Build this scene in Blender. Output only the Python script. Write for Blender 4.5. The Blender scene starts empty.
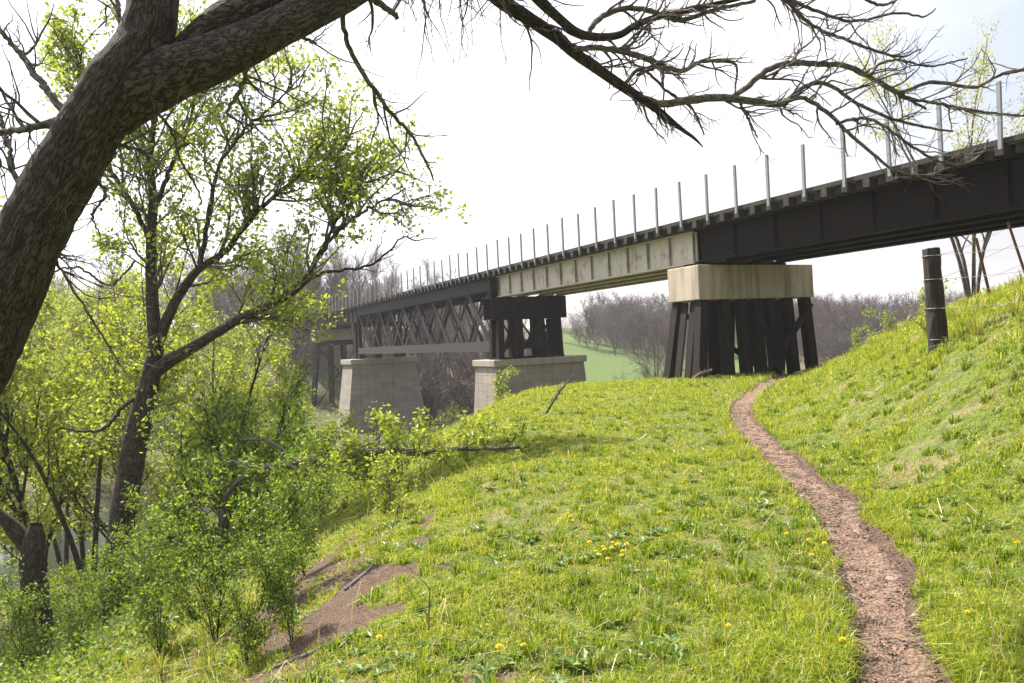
import bpy, math, random
import numpy as np
from mathutils import Matrix, Vector

# ------------------------------------------------------------------ camera, world, sun, exposure
sc = bpy.context.scene
R = math.radians
ROLL = R(2.7); FPX = 780.0
cam_d = bpy.data.cameras.new('camera'); cam = bpy.data.objects.new('camera', cam_d)
sc.collection.objects.link(cam); sc.camera = cam
cam_d.sensor_width = 36.0; cam_d.lens = 36.0 * FPX / 1024.0
cam_d.clip_start = 0.05; cam_d.clip_end = 6000
cr, sr = math.cos(ROLL), math.sin(ROLL)
cam.matrix_world = Matrix(((cr, sr, 0, 0), (0, 0, -1, 0), (-sr, cr, 0, 0), (0, 0, 0, 1)))
sc.view_settings.view_transform = 'Standard'; sc.view_settings.look = 'None'
sc.view_settings.exposure = 1.33; sc.view_settings.gamma = 1.0

SUN_AZ, SUN_EL = R(48), R(52)      # azimuth to the left of the view direction (+Y), elevation
sdir = Vector((-math.sin(SUN_AZ) * math.cos(SUN_EL), math.cos(SUN_AZ) * math.cos(SUN_EL), math.sin(SUN_EL)))
W = bpy.data.worlds.new('World'); sc.world = W; W.use_nodes = True
wn, wl = W.node_tree.nodes, W.node_tree.links
wn.clear()
sky = wn.new('ShaderNodeTexSky'); sky.sky_type = 'NISHITA'; sky.sun_disc = False
sky.sun_elevation = SUN_EL; sky.sun_rotation = -SUN_AZ
sky.air_density = 1.0; sky.dust_density = 2.0
bg1 = wn.new('ShaderNodeBackground'); bg1.inputs[1].default_value = 0.085
wl.new(sky.outputs[0], bg1.inputs[0])
bg2 = wn.new('ShaderNodeBackground')
tc = wn.new('ShaderNodeTexCoord')
mp = wn.new('ShaderNodeMapping'); mp.inputs['Scale'].default_value = (1.0, 1.0, 2.6)
wl.new(tc.outputs['Generated'], mp.inputs[0])
nz = wn.new('ShaderNodeTexNoise'); nz.inputs['Scale'].default_value = 2.2; nz.inputs['Detail'].default_value = 5; nz.inputs['Roughness'].default_value = 0.5
wl.new(mp.outputs[0], nz.inputs[0])
rp = wn.new('ShaderNodeValToRGB')
rp.color_ramp.elements[0].position = 0.38; rp.color_ramp.elements[0].color = (.5, .5, .5, 1)
rp.color_ramp.elements[1].position = 0.56; rp.color_ramp.elements[1].color = (1, 1, 1, 1)
wl.new(nz.outputs[0], rp.inputs[0])
dp = wn.new('ShaderNodeVectorMath'); dp.operation = 'DOT_PRODUCT'; dp.inputs[1].default_value = sdir
wl.new(tc.outputs['Generated'], dp.inputs[0])
mr = wn.new('ShaderNodeMapRange'); mr.inputs['From Min'].default_value = 0.1; mr.inputs['From Max'].default_value = .8
mr.inputs['To Min'].default_value = 0.26; mr.inputs['To Max'].default_value = .82
wl.new(dp.outputs['Value'], mr.inputs[0])
bg2.inputs[0].default_value = (0.95, 0.95, 1.0, 1); wl.new(mr.outputs[0], bg2.inputs[1])
mx = wn.new('ShaderNodeMixShader'); wl.new(rp.outputs[0], mx.inputs[0]); wl.new(bg1.outputs[0], mx.inputs[1]); wl.new(bg2.outputs[0], mx.inputs[2])
wo = wn.new('ShaderNodeOutputWorld'); wl.new(mx.outputs[0], wo.inputs[0])
sd = bpy.data.lights.new('sun', 'SUN'); sd.energy = 4.9; sd.angle = R(0.7); sd.color = (1.0, 0.93, 0.82)
so = bpy.data.objects.new('sun', sd); sc.collection.objects.link(so)
so.rotation_euler = sdir.to_track_quat('Z', 'Y').to_euler(); so.location = (0, 0, 60)

# ------------------------------------------------------------------ helpers
rng = np.random.default_rng(11)
COL = sc.collection

def ray(x, y):
    dx = x - 512.0; up = 341.5 - y
    return np.array([(dx * cr + up * sr) / FPX, 1.0, (-dx * sr + up * cr) / FPX])

def at(x, y, Y): return ray(x, y) * Y

_lat = np.random.default_rng(5).random((256, 256))
def vnoise(x, y):
    x = np.asarray(x, float); y = np.asarray(y, float)
    xi = np.floor(x).astype(int); yi = np.floor(y).astype(int)
    fx = x - xi; fy = y - yi
    fx = fx * fx * (3 - 2 * fx); fy = fy * fy * (3 - 2 * fy)
    a = _lat[xi % 256, yi % 256]; b = _lat[(xi + 1) % 256, yi % 256]
    c = _lat[xi % 256, (yi + 1) % 256]; d = _lat[(xi + 1) % 256, (yi + 1) % 256]
    return (a * (1 - fx) + b * fx) * (1 - fy) + (c * (1 - fx) + d * fx) * fy
def fbm(x, y, o=4):
    s = 0; w = 0.5; t = 0
    for i in range(o):
        s = s + w * vnoise(x * 2 ** i + 17.3 * i, y * 2 ** i + 9.1 * i); t += w; w *= .5
    return s / t
def spl(x, k): return k * np.logaddexp(0, np.asarray(x, float) / k)
def sst(x, a, b):
    t = np.clip((x - a) / (b - a), 0, 1); return t * t * (3 - 2 * t)

# --- terrain -------------------------------------------------------
PY = [-30, 0, 3.6, 5.65, 7.65, 9.4, 12, 15.7, 19, 24.7, 28, 34, 60]
PX = [0.5, 1.3, 1.75, 2.5, 3.05, 3.3, 3.72, 4.5, 5.6, 8.1, 9.7, 12.5, 16]
EY = [-30, 0, 5, 7, 10.6, 16, 21, 26, 32, 60]
EX = [-1.2, -1.0, -1.05, -1.25, -.95, -.8, -.6, -.2, 1.0, 3.0]
RIV = np.array([(-30, -200), (-26, 0), (-24.5, 24), (-20, 44), (-9, 62), (12, 76), (60, 95), (200, 120), (500, 130)], float)
def rivd(X, Y):
    best = np.full(np.shape(X), 1e9); sg = np.zeros(np.shape(X))
    for p, q in zip(RIV[:-1], RIV[1:]):
        e = q - p; L = e @ e
        t = np.clip(((X - p[0]) * e[0] + (Y - p[1]) * e[1]) / L, 0, 1)
        dx = X - p[0] - t * e[0]; dy = Y - p[1] - t * e[1]
        d = np.hypot(dx, dy); s = np.sign(e[0] * dy - e[1] * dx)
        m = d < best; best = np.where(m, d, best); sg = np.where(m, s, sg)
    return best * sg            # positive on the far (left) side
def H(X, Y, fine=True):
    X = np.asarray(X, float); Y = np.asarray(Y, float)
    px = np.interp(Y, PY, PX); ex = np.interp(Y, EY, EX)
    z = -1.68 + 0 * X
    k = np.interp(Y, [0, 5.5, 8.5, 11, 16, 20, 27, 40], [.5, .5, .78, .80, .60, .47, .36, .3])
    r = spl(X - px - .75, .25)
    z = z + 2.9 * np.tanh(k * r / 2.9)
    dl = spl(ex - X, .5)
    z = z - .45 * dl - .12 * np.clip(dl, 0, 1.2)
    yb = np.interp(X, [-20, -2, 1, 6, 12, 25], [22, 27, 31, 32.5, 33, 36])
    z = z - .42 * spl(Y - yb, 1.2)
    rd = rivd(X, Y)
    fl = -7.0 + .8 * (fbm(X * .08, Y * .08) - .5)
    fl = fl - 1.1 * sst(Y, 42, 56)
    z = fl + spl(z - fl, .6)
    # far side of the river rises to wooded bluffs
    ang = X / np.maximum(np.abs(Y), 20)
    Hh = np.interp(ang, [-1.2, -.4, -.1, .05, .25, .5, 1.0], [12, 12, 10, 8.0, 8.0, 7.5, 8])
    D = np.interp(ang, [-.6, -.2, .05, .25, .5], [60, 60, 105, 140, 200])
    far = np.where(rd > 0, sst(rd, 19, 19 + D) * Hh * (1 + 1.1 / Hh * (Y > 0)), 0)
    z = z + far + np.where(rd > 60, (fbm(X * .012 + 5, Y * .012) - .5) * 9 * sst(rd, 60, 220), 0)
    # river channel
    ch = -10.2 + np.maximum(0, np.abs(rd) - 4.2) * .75
    z = -spl(-z + 0, 1e-3) if False else np.where(np.abs(rd) < 16, -(spl((-z) - (-ch), .35) + (-ch)), z)
    # worn path, trampled and low
    dp_ = np.abs(X - px)
    z = z - .07 * np.exp(-(dp_ / .3) ** 2) * (Y < 40)
    if fine:
        z = z + .10 * (fbm(X * .9, Y * .9, 3) - .5) + .05 * (fbm(X * 3.1 + 3, Y * 3.1, 2) - .5) * (Y < 60)
    return z
def Hs(x, y): return float(H(np.array([x]), np.array([y]))[0])
def dirt_mask(X, Y):
    px = np.interp(Y, PY, PX)
    pw = np.interp(Y, [0, 4, 9, 20, 30], [.19, .20, .20, .24, .3])
    n = fbm(X * 2.2, Y * 2.2, 3) - .5
    m = 1 - sst(np.abs(X - px) + n * .22, pw * .8, pw * 1.5)
    ex = np.interp(Y, EY, EX)
    s = ex - X
    b = sst(s + n * 3.0, .05, .4) * (1 - sst(s + n * 3.2, .95, 1.6)) * (1 - sst(Y, 8.4, 10.5)) * sst(Y + n * 6, 4.2, 5.6)
    n2 = fbm(X * 1.1 + 40, Y * 1.1 + 3, 4)
    return np.clip(np.maximum(m, b * .95), 0, 1), n2

# --- meshes --------------------------------------------------------
def mk(name, V, Q=None, T=None, mat=None, parent=None, origin=(0, 0, 0), uv=None, smooth=False, link=True):
    V = np.asarray(V, np.float32) - np.asarray(origin, np.float32)
    me = bpy.data.meshes.new(name)
    Q = np.zeros((0, 4), np.int32) if Q is None or len(Q) == 0 else np.asarray(Q, np.int32)
    T = np.zeros((0, 3), np.int32) if T is None or len(T) == 0 else np.asarray(T, np.int32)
    me.vertices.add(len(V)); me.vertices.foreach_set('co', V.ravel())
    nl = Q.size + T.size; me.loops.add(nl)
    me.loops.foreach_set('vertex_index', np.concatenate([Q.ravel(), T.ravel()]))
    nf = len(Q) + len(T); me.polygons.add(nf)
    st = np.concatenate([np.arange(len(Q)) * 4, len(Q) * 4 + np.arange(len(T)) * 3])
    me.polygons.foreach_set('loop_start', st.astype(np.int32))
    me.polygons.foreach_set('use_smooth', np.full(nf, bool(smooth)))
    if uv is not None:
        ul = me.uv_layers.new(name='UVMap'); ul.data.foreach_set('uv', np.asarray(uv, np.float32).ravel())
    me.update(calc_edges=True); me.validate()
    if mat: me.materials.append(mat)
    o = bpy.data.objects.new(name, me)
    if link: COL.objects.link(o)
    if parent is not None: o.parent = parent
    else: o.location = origin
    return o
def tag(o, label=None, cat=None, group=None, kind=None):
    if label: o['label'] = label
    if cat: o['category'] = cat
    if group: o['group'] = group
    if kind: o['kind'] = kind
    return o
def thing(name, loc, label, cat, group=None):
    o = bpy.data.objects.new(name, None); o.empty_display_size = .2
    COL.objects.link(o); o.location = loc
    return tag(o, label, cat, group)
def copy_tree(o, loc, rz=0, s=1, label=None):
    c = o.copy(); COL.objects.link(c); c.location = loc; c.rotation_euler = (0, 0, rz); c.scale = (s, s, s)
    if label: c['label'] = label
    for ch in o.children:
        d = ch.copy(); COL.objects.link(d); d.parent = c
        for g in ch.children:
            e = g.copy(); COL.objects.link(e); e.parent = d
    return c

class MB:
    """collects boxes / prisms; uv in metres"""
    def __init__(s): s.V = []; s.Q = []; s.n = 0
    def hexa(s, P):
        s.V.append(np.asarray(P, float)); k = s.n
        s.Q += [(k, k + 3, k + 2, k + 1), (k + 4, k + 5, k + 6, k + 7), (k, k + 1, k + 5, k + 4), (k + 1, k + 2, k + 6, k + 5), (k + 2, k + 3, k + 7, k + 6), (k + 3, k, k + 4, k + 7)]
        s.n += 8
    def box(s, x0, x1, y0, y1, z0, z1, f=lambda p: p):
        s.hexa([f((x, y, z)) for z in (z0, z1) for x, y in ((x0, y0), (x1, y0), (x1, y1), (x0, y1))])
    def beam(s, p, q, w, h, side=(1, 0, 0), taper=1.0):
        p = np.array(p, float); q = np.array(q, float); d = q - p; d /= np.linalg.norm(d)
        side = np.array(side, float); side -= d * (side @ d); side /= np.linalg.norm(side); up = np.cross(d, side)
        P = []
        for c, k in ((p, 1), (q, taper)):
            for a, b in ((-1, -1), (1, -1), (1, 1), (-1, 1)): P.append(c + side * a * w / 2 * k + up * b * h / 2 * k)
        s.hexa(P)
    def build(s, name, mat, parent=None, origin=(0, 0, 0), bevel=0, link=True):
        V = np.concatenate(s.V); Q = np.array(s.Q)
        A = V[Q]; n = np.cross(A[:, 2] - A[:, 0], A[:, 3] - A[:, 1]); n /= np.maximum(np.linalg.norm(n, axis=1, keepdims=True), 1e-9)
        t = np.stack([-n[:, 1], n[:, 0], 0 * n[:, 0]], 1); tl = np.linalg.norm(t, axis=1, keepdims=True)
        flat = np.abs(n[:, 2]) > .75
        t = np.where(flat[:, None], np.array([[UB[0], UB[1], 0]]), t / np.maximum(tl, 1e-9))
        u = np.einsum('fkc,fc->fk', A, t)
        w = np.where(flat[:, None], np.einsum('fkc,c->fk', A, np.array([VB[0], VB[1], 0])), A[:, :, 2])
        o = mk(name, V, Q, None, mat, parent, origin, np.stack([u, w], -1).reshape(-1, 2), link=link)
        if bevel:
            b = o.modifiers.new('bevel', 'BEVEL'); b.width = bevel; b.segments = 2
        return o

def tubes(P, Rr, S=5):
    """P [N,K,3], R [N,K] -> V, Q, uv"""
    P = np.asarray(P, float); Rr = np.asarray(Rr, float); N, K, _ = P.shape
    T = np.gradient(P, axis=1); T /= np.maximum(np.linalg.norm(T, axis=2, keepdims=True), 1e-9)
    m = T.mean(1); ref = np.zeros((N, 3)); ref[np.arange(N), np.argmin(np.abs(m), axis=1)] = 1
    A = np.cross(T, ref[:, None, :]); A /= np.maximum(np.linalg.norm(A, axis=2, keepdims=True), 1e-9)
    B = np.cross(T, A)
    th = np.arange(S) / S * 2 * np.pi
    V = P[:, :, None, :] + Rr[:, :, None, None] * (A[:, :, None, :] * np.cos(th)[None, None, :, None] + B[:, :, None, :] * np.sin(th)[None, None, :, None])
    V = V.reshape(-1, 3)
    i = np.arange(N)[:, None, None] * K * S; j = np.arange(K - 1)[None, :, None] * S; k = np.arange(S)[None, None, :]; k2 = (k + 1) % S
    Q = np.stack([i + j + k, i + j + k2, i + j + S + k2, i + j + S + k], -1).reshape(-1, 4)
    L = np.concatenate([np.zeros((N, 1)), np.cumsum(np.linalg.norm(np.diff(P, axis=1), axis=2), 1)], 1)
    circ = (2 * np.pi * Rr.mean(1))[:, None, None]
    ua = np.broadcast_to((k / S) * circ, (N, K - 1, S)); ub = np.broadcast_to(((k + 1) / S) * circ, (N, K - 1, S))
    l0 = np.broadcast_to(L[:, :-1, None], ua.shape); l1 = np.broadcast_to(L[:, 1:, None], ua.shape)
    uv = np.stack([np.stack([ua, l0], -1), np.stack([ub, l0], -1), np.stack([ub, l1], -1), np.stack([ua, l1], -1)], 3).reshape(-1, 2)
    return V, Q, uv
def join(parts):
    Vs, Qs, Us, n = [], [], [], 0
    for V, Q, U in parts:
        Vs.append(V); Qs.append(Q + n); Us.append(U); n += len(V)
    return np.concatenate(Vs), np.concatenate(Qs), np.concatenate(Us)
def resample(pts, K, rad=None):
    pts = np.asarray(pts, float)
    # catmull-rom through the points, then even spacing
    n = len(pts); P = np.vstack([2 * pts[0] - pts[1], pts, 2 * pts[-1] - pts[-2]])
    out = []
    for i in range(n - 1):
        p0, p1, p2, p3 = P[i:i + 4]
        for t in np.linspace(0, 1, 9)[:-1]:
            out.append(.5 * ((2 * p1) + (-p0 + p2) * t + (2 * p0 - 5 * p1 + 4 * p2 - p3) * t * t + (-p0 + 3 * p1 - 3 * p2 + p3) * t ** 3))
    out.append(pts[-1]); out = np.array(out)
    L = np.concatenate([[0], np.cumsum(np.linalg.norm(np.diff(out[:, :3], axis=0), axis=1))])
    s = np.linspace(0, L[-1], K)
    return np.stack([np.interp(s, L, out[:, c]) for c in range(out.shape[1])], 1)
def grow(P, Rr, n, t0=.2, t1=1., length=1., ang=45, up=0.3, wig=.25, K=6, rr=.55, rmin=.004, rmax=9, g=None, bias=(0, 0, 0), lt=.5, wl_=True):
    g = g or rng
    N, Kp, _ = P.shape
    seg = np.linalg.norm(np.diff(P, axis=1), axis=2).sum(1)
    w = seg / seg.sum() if wl_ else np.ones(N) / N
    idx = g.choice(N, n, p=w); t = t0 + (t1 - t0) * g.random(n)
    x = t * (Kp - 1); i = np.minimum(x.astype(int), Kp - 2); f = (x - i)[:, None]
    p = P[idx, i] * (1 - f) + P[idx, i + 1] * f
    T = P[idx, i + 1] - P[idx, i]; T /= np.maximum(np.linalg.norm(T, axis=1, keepdims=True), 1e-9)
    r = Rr[idx, i] * (1 - f[:, 0]) + Rr[idx, i + 1] * f[:, 0]
    q = g.normal(size=(n, 3)); q -= T * (q * T).sum(1, keepdims=True); q /= np.linalg.norm(q, axis=1, keepdims=True)
    a = np.radians(ang) * (0.7 + .6 * g.random(n))[:, None]
    d = T * np.cos(a) + q * np.sin(a) + np.array([0, 0, up]) + np.array(bias); d /= np.linalg.norm(d, axis=1, keepdims=True)
    L = length * (.45 + .9 * g.random(n)) * (1 - lt * t)
    st = (L / (K - 1))[:, None]
    out = [p]; c = p
    for k in range(K - 1):
        d = d + g.normal(size=(n, 3)) * wig + np.array([0, 0, up * .25]); d /= np.linalg.norm(d, axis=1, keepdims=True)
        c = c + d * st; out.append(c)
    P2 = np.stack(out, 1)
    r0 = np.clip(r * rr, rmin, rmax)
    R2 = r0[:, None] * np.linspace(1, .3, K)[None, :]
    R2 = np.maximum(R2, rmin * .5)
    return P2, R2
def leaves(P, n, size, jit=.1, t0=.3, g=None, droop=0.0, asp=.55, flat=.0):
    g = g or rng
    N, K, _ = P.shape
    idx = g.integers(0, N, n); x = (t0 + (1 - t0) * g.random(n)) * (K - 1); i = np.minimum(x.astype(int), K - 2); f = (x - i)[:, None]
    p = P[idx, i] * (1 - f) + P[idx, i + 1] * f + g.normal(size=(n, 3)) * jit
    return leaf_at(p, size, g, droop, asp)
def leaf_at(p, size, g, droop=0., asp=.55):
    n = len(p)
    d = g.normal(size=(n, 3)); d[:, 2] -= droop; d /= np.linalg.norm(d, axis=1, keepdims=True)
    q = g.normal(size=(n, 3)); q -= d * (q * d).sum(1, keepdims=True); q /= np.linalg.norm(q, axis=1, keepdims=True)
    nn = np.cross(d, q)
    s = (size * (.55 + .9 * g.random(n)))[:, None]
    base = p; tip = p + d * s
    mid = p + d * s * .45
    l = mid + q * s * asp * .5 + nn * s * .1; r = mid - q * s * asp * .5 + nn * s * .1
    V = np.stack([base, l, tip, r], 1).reshape(-1, 3)
    k = np.arange(n)[:, None] * 4
    return V, k + np.array([[0, 1, 2, 3]])

# --- materials -----------------------------------------------------
def mat(name):
    m = bpy.data.materials.new(name); m.use_nodes = True; m.node_tree.nodes.clear()
    return m, m.node_tree.nodes, m.node_tree.links
def noise(N, L, vec, scale, detail=5, rough=.6):
    t = N.new('ShaderNodeTexNoise'); t.inputs['Scale'].default_value = scale; t.inputs['Detail'].default_value = detail; t.inputs['Roughness'].default_value = rough
    if vec is not None: L.new(vec, t.inputs['Vector'])
    return t.outputs[0]
def ramp(N, L, fac, stops):
    r = N.new('ShaderNodeValToRGB'); e = r.color_ramp.elements
    while len(e) < len(stops): e.new(.5)
    for k, (p, c) in enumerate(stops): e[k].position = p; e[k].color = (*c, 1)
    L.new(fac, r.inputs[0]); return r.outputs[0]
def mapping(N, L, out, scale, rot=(0, 0, 0)):
    m = N.new('ShaderNodeMapping'); m.inputs['Scale'].default_value = scale; m.inputs['Rotation'].default_value = rot; L.new(out, m.inputs[0]); return m.outputs[0]
def mixc(N, L, f, a, b, bt='MIX'):
    m = N.new('ShaderNodeMix'); m.data_type = 'RGBA'; m.blend_type = bt
    if hasattr(f, 'links'): L.new(f, m.inputs[0])
    else: m.inputs[0].default_value = f
    for s, k in ((a, 6), (b, 7)):
        if hasattr(s, 'links'): L.new(s, m.inputs[k])
        else: m.inputs[k].default_value = (*s, 1)
    return m.outputs[2]
def finish(N, L, col, rough=.9, bump=None, strength=.5, dist=.02, metallic=0, spec=.3):
    b = N.new('ShaderNodeBsdfPrincipled'); o = N.new('ShaderNodeOutputMaterial')
    if hasattr(col, 'links'): L.new(col, b.inputs['Base Color'])
    else: b.inputs['Base Color'].default_value = (*col, 1)
    b.inputs['Roughness'].default_value = rough; b.inputs['Metallic'].default_value = metallic; b.inputs['Specular IOR Level'].default_value = spec
    if bump is not None:
        bb = N.new('ShaderNodeBump'); bb.inputs['Strength'].default_value = strength; bb.inputs['Distance'].default_value = dist
        L.new(bump, bb.inputs['Height']); L.new(bb.outputs[0], b.inputs['Normal'])
    L.new(b.outputs[0], o.inputs[0]); return b
def m_leaf(name, c1, c2, c3, trans=.5):
    m, N, L = mat(name)
    g = N.new('ShaderNodeNewGeometry')
    col = ramp(N, L, g.outputs['Random Per Island'], [(0, c1), (.5, c2), (1, c3)])
    d = N.new('ShaderNodeBsdfDiffuse'); t = N.new('ShaderNodeBsdfTranslucent'); mxx = N.new('ShaderNodeMixShader'); o = N.new('ShaderNodeOutputMaterial')
    tcol = mixc(N, L, 1.0, col, (1.35, 1.25, .55), 'MULTIPLY')
    L.new(col, d.inputs[0]); L.new(tcol, t.inputs[0]); mxx.inputs[0].default_value = trans
    gl = N.new('ShaderNodeBsdfGlossy'); gl.inputs['Roughness'].default_value = .45; gl.inputs[0].default_value = (.6, .6, .6, 1)
    m2 = N.new('ShaderNodeMixShader'); m2.inputs[0].default_value = .05
    L.new(d.outputs[0], mxx.inputs[1]); L.new(t.outputs[0], mxx.inputs[2])
    L.new(mxx.outputs[0], m2.inputs[1]); L.new(gl.outputs[0], m2.inputs[2]); L.new(m2.outputs[0], o.inputs[0])
    return m
def m_bark(name, c1, c2, c3, su=26, sv=5, dist=.02, strength=.9):
    m, N, L = mat(name); t = N.new('ShaderNodeTexCoord'); U = t.outputs['UV']
    w = N.new('ShaderNodeTexNoise'); w.inputs['Scale'].default_value = 9; w.inputs['Detail'].default_value = 3; L.new(U, w.inputs['Vector'])
    sb_ = N.new('ShaderNodeVectorMath'); sb_.operation = 'MULTIPLY_ADD'; L.new(w.outputs['Color'], sb_.inputs[0]); sb_.inputs[1].default_value = (.045, .12, 0); L.new(U, sb_.inputs[2])
    n1 = noise(N, L, mapping(N, L, sb_.outputs[0], (su, sv, 1)), 1.0, 2.5, .55)
    s1 = N.new('ShaderNodeMath'); s1.operation = 'SUBTRACT'; L.new(n1, s1.inputs[0]); s1.inputs[1].default_value = .5
    s2 = N.new('ShaderNodeMath'); s2.operation = 'ABSOLUTE'; L.new(s1.outputs[0], s2.inputs[0])
    ridge = ramp(N, L, s2.outputs[0], [(0, (0, 0, 0)), (.035, (.45, .45, .45)), (.11, (1, 1, 1))])
    n2 = noise(N, L, mapping(N, L, U, (su * 3, sv * 3.5, 1)), 1.0, 6, .75)
    hgt = mixc(N, L, .4, ridge, n2)
    big = noise(N, L, t.outputs['Object'], 2.6, 4)
    c = mixc(N, L, ridge, c1, mixc(N, L, ramp(N, L, n2, [(.35, (0, 0, 0)), (.65, (1, 1, 1))]), c2, c3))
    c = mixc(N, L, ramp(N, L, big, [(.42, (0, 0, 0)), (.7, (.4, .4, .4))]), c, c1)
    finish(N, L, c, .92, hgt, strength, dist); return m

M = {}
M['bark'] = m_bark('bark_furrowed', (.019, .014, .011), (.064, .050, .039), (.15, .122, .098), su=50, sv=12, dist=.025, strength=1.0)
M['bark_dark'] = m_bark('bark_dark', (.025, .02, .016), (.06, .05, .04), (.12, .10, .08), su=16, sv=4, dist=.03)
M['bark_grey'] = m_bark('bark_grey', (.05, .042, .036), (.14, .12, .105), (.26, .235, .21), su=30, sv=8, dist=.01)
M['twig_pink'] = m_bark('twig_far', (.075, .06, .054), (.14, .115, .103), (.21, .175, .16), su=10, sv=3, dist=.0)
M['leaf_mid'] = m_leaf('leaf_spring', (.13, .19, .025), (.25, .33, .045), (.42, .48, .12), .55)
M['leaf_yellow'] = m_leaf('leaf_yellow_green', (.12, .18, .025), (.23, .30, .045), (.40, .44, .11), .55)
M['leaf_dark'] = m_leaf('leaf_shrub', (.055, .105, .016), (.13, .22, .03), (.30, .38, .07), .5)
M['leaf_pale'] = m_leaf('leaf_pale', (.24, .27, .06), (.36, .38, .12), (.5, .5, .2), .5)
M['grass'] = m_leaf('grass_blades', (.15, .22, .018), (.27, .35, .028), (.46, .46, .11), .5)
M['grass_dark'] = m_leaf('grass_tuft', (.08, .14, .012), (.16, .25, .02), (.30, .36, .06), .5)
M['grass_pale'] = m_leaf('grass_long', (.16, .21, .03), (.30, .34, .07), (.46, .42, .18), .45)
M['weed'] = m_leaf('weed_leaf', (.05, .11, .015), (.10, .19, .025), (.20, .28, .06), .35)
M['straw'] = m_leaf('dry_straw', (.30, .24, .13), (.42, .35, .2), (.5, .44, .28), .3)

def m_ground():
    m, N, L = mat('ground_soil_and_turf'); g = N.new('ShaderNodeNewGeometry'); P = g.outputs['Position']
    at_ = N.new('ShaderNodeAttribute'); at_.attribute_name = 'dirt'
    n1 = noise(N, L, P, .9, 6); n2 = noise(N, L, P, 9, 6, .7); n3 = noise(N, L, P, 45, 4, .7)
    grass = ramp(N, L, n2, [(.32, (.03, .05, .01)), (.5, (.085, .12, .018)), (.68, (.17, .19, .04))])
    soil = ramp(N, L, n3, [(.3, (.045, .029, .02)), (.55, (.11, .073, .052)), (.75, (.21, .145, .11))])
    n4 = noise(N, L, P, 2.6, 5, .65)
    thatch = mixc(N, L, ramp(N, L, mixc(N, L, .5, n1, n4), [(.49, (0, 0, 0)), (.62, (.75, .75, .75))]), grass, mixc(N, L, n3, (.12, .085, .05), (.30, .24, .15)))
    sm = N.new('ShaderNodeMath'); sm.operation = 'MULTIPLY_ADD'; L.new(n2, sm.inputs[0]); sm.inputs[1].default_value = .5; L.new(at_.outputs['Fac'], sm.inputs[2])
    f = ramp(N, L, sm.outputs[0], [(.5, (0, 0, 0)), (.75, (1, 1, 1))])
    c = mixc(N, L, f, thatch, soil)
    fa = N.new('ShaderNodeAttribute'); fa.attribute_name = 'field'
    c = mixc(N, L, fa.outputs['Fac'], c, mixc(N, L, n1, (.06, .10, .02), (.085, .13, .028)))
    wa = N.new('ShaderNodeAttribute'); wa.attribute_name = 'litter'
    c = mixc(N, L, wa.outputs['Fac'], c, mixc(N, L, n2, (.11, .09, .06), (.075, .075, .035)))
    finish(N, L, c, 1, mixc(N, L, .5, n2, n3), .8, .05); return m
M['ground'] = m_ground()
def m_path():
    m, N, L = mat('trodden_dirt'); g = N.new('ShaderNodeNewGeometry'); P = g.outputs['Position']
    n2 = noise(N, L, P, 7, 6, .7); n3 = noise(N, L, P, 38, 6, .75)
    vo = N.new('ShaderNodeTexVoronoi'); vo.inputs['Scale'].default_value = 42; L.new(P, vo.inputs['Vector'])
    c = ramp(N, L, n3, [(.28, (.085, .052, .037)), (.5, (.23, .15, .11)), (.7, (.40, .285, .22))])
    c = mixc(N, L, ramp(N, L, n2, [(.35, (.6, .6, .6)), (.6, (0, 0, 0))]), c, (.13, .08, .058))
    finish(N, L, c, 1, mixc(N, L, .6, n3, vo.outputs['Distance']), 1, .035); return m
M['path'] = m_path()
def m_conc(name, c1, c2, streak=.6, brick=False):
    m, N, L = mat(name); t = N.new('ShaderNodeTexCoord'); U = t.outputs['UV']
    n1 = noise(N, L, U, 1.3, 6); n2 = noise(N, L, U, 22, 6, .7)
    c = mixc(N, L, n1, c1, c2)
    st = noise(N, L, mapping(N, L, U, (1.8, .12, 1)), 1.6, 4, .6)
    c = mixc(N, L, ramp(N, L, st, [(.46, (0, 0, 0)), (.66, (streak, streak, streak))]), c, tuple(x * .5 for x in c1))
    c = mixc(N, L, .22, c, ramp(N, L, n2, [(.3, (.1, .1, .1)), (.7, (.9, .85, .8))]), 'OVERLAY')
    h = n2; s = .3
    if brick:
        b = N.new('ShaderNodeTexBrick'); L.new(U, b.inputs['Vector']); b.inputs['Scale'].default_value = 1; b.inputs['Brick Width'].default_value = 1.25; b.inputs['Row Height'].default_value = .48
        b.inputs['Mortar Size'].default_value = .014; b.inputs['Color1'].default_value = (.85, .85, .85, 1); b.inputs['Color2'].default_value = (1.12, 1.08, 1.03, 1); b.inputs['Mortar'].default_value = (.66, .64, .6, 1)
        b.inputs['Mortar Smooth'].default_value = .3
        c = mixc(N, L, 1, c, b.outputs['Color'], 'MULTIPLY'); h = mixc(N, L, .4, b.outputs['Color'], n2); s = .8
    finish(N, L, c, .95, h, s, .03); return m
M['concrete'] = m_conc('weathered_concrete', (.40, .33, .265), (.54, .47, .39), .8)
M['stone'] = m_conc('limestone_blocks', (.20, .185, .165), (.34, .315, .285), .3, True)
M['stone_cap'] = m_conc('limestone_coping', (.27, .25, .21), (.38, .35, .3), .4)
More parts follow.
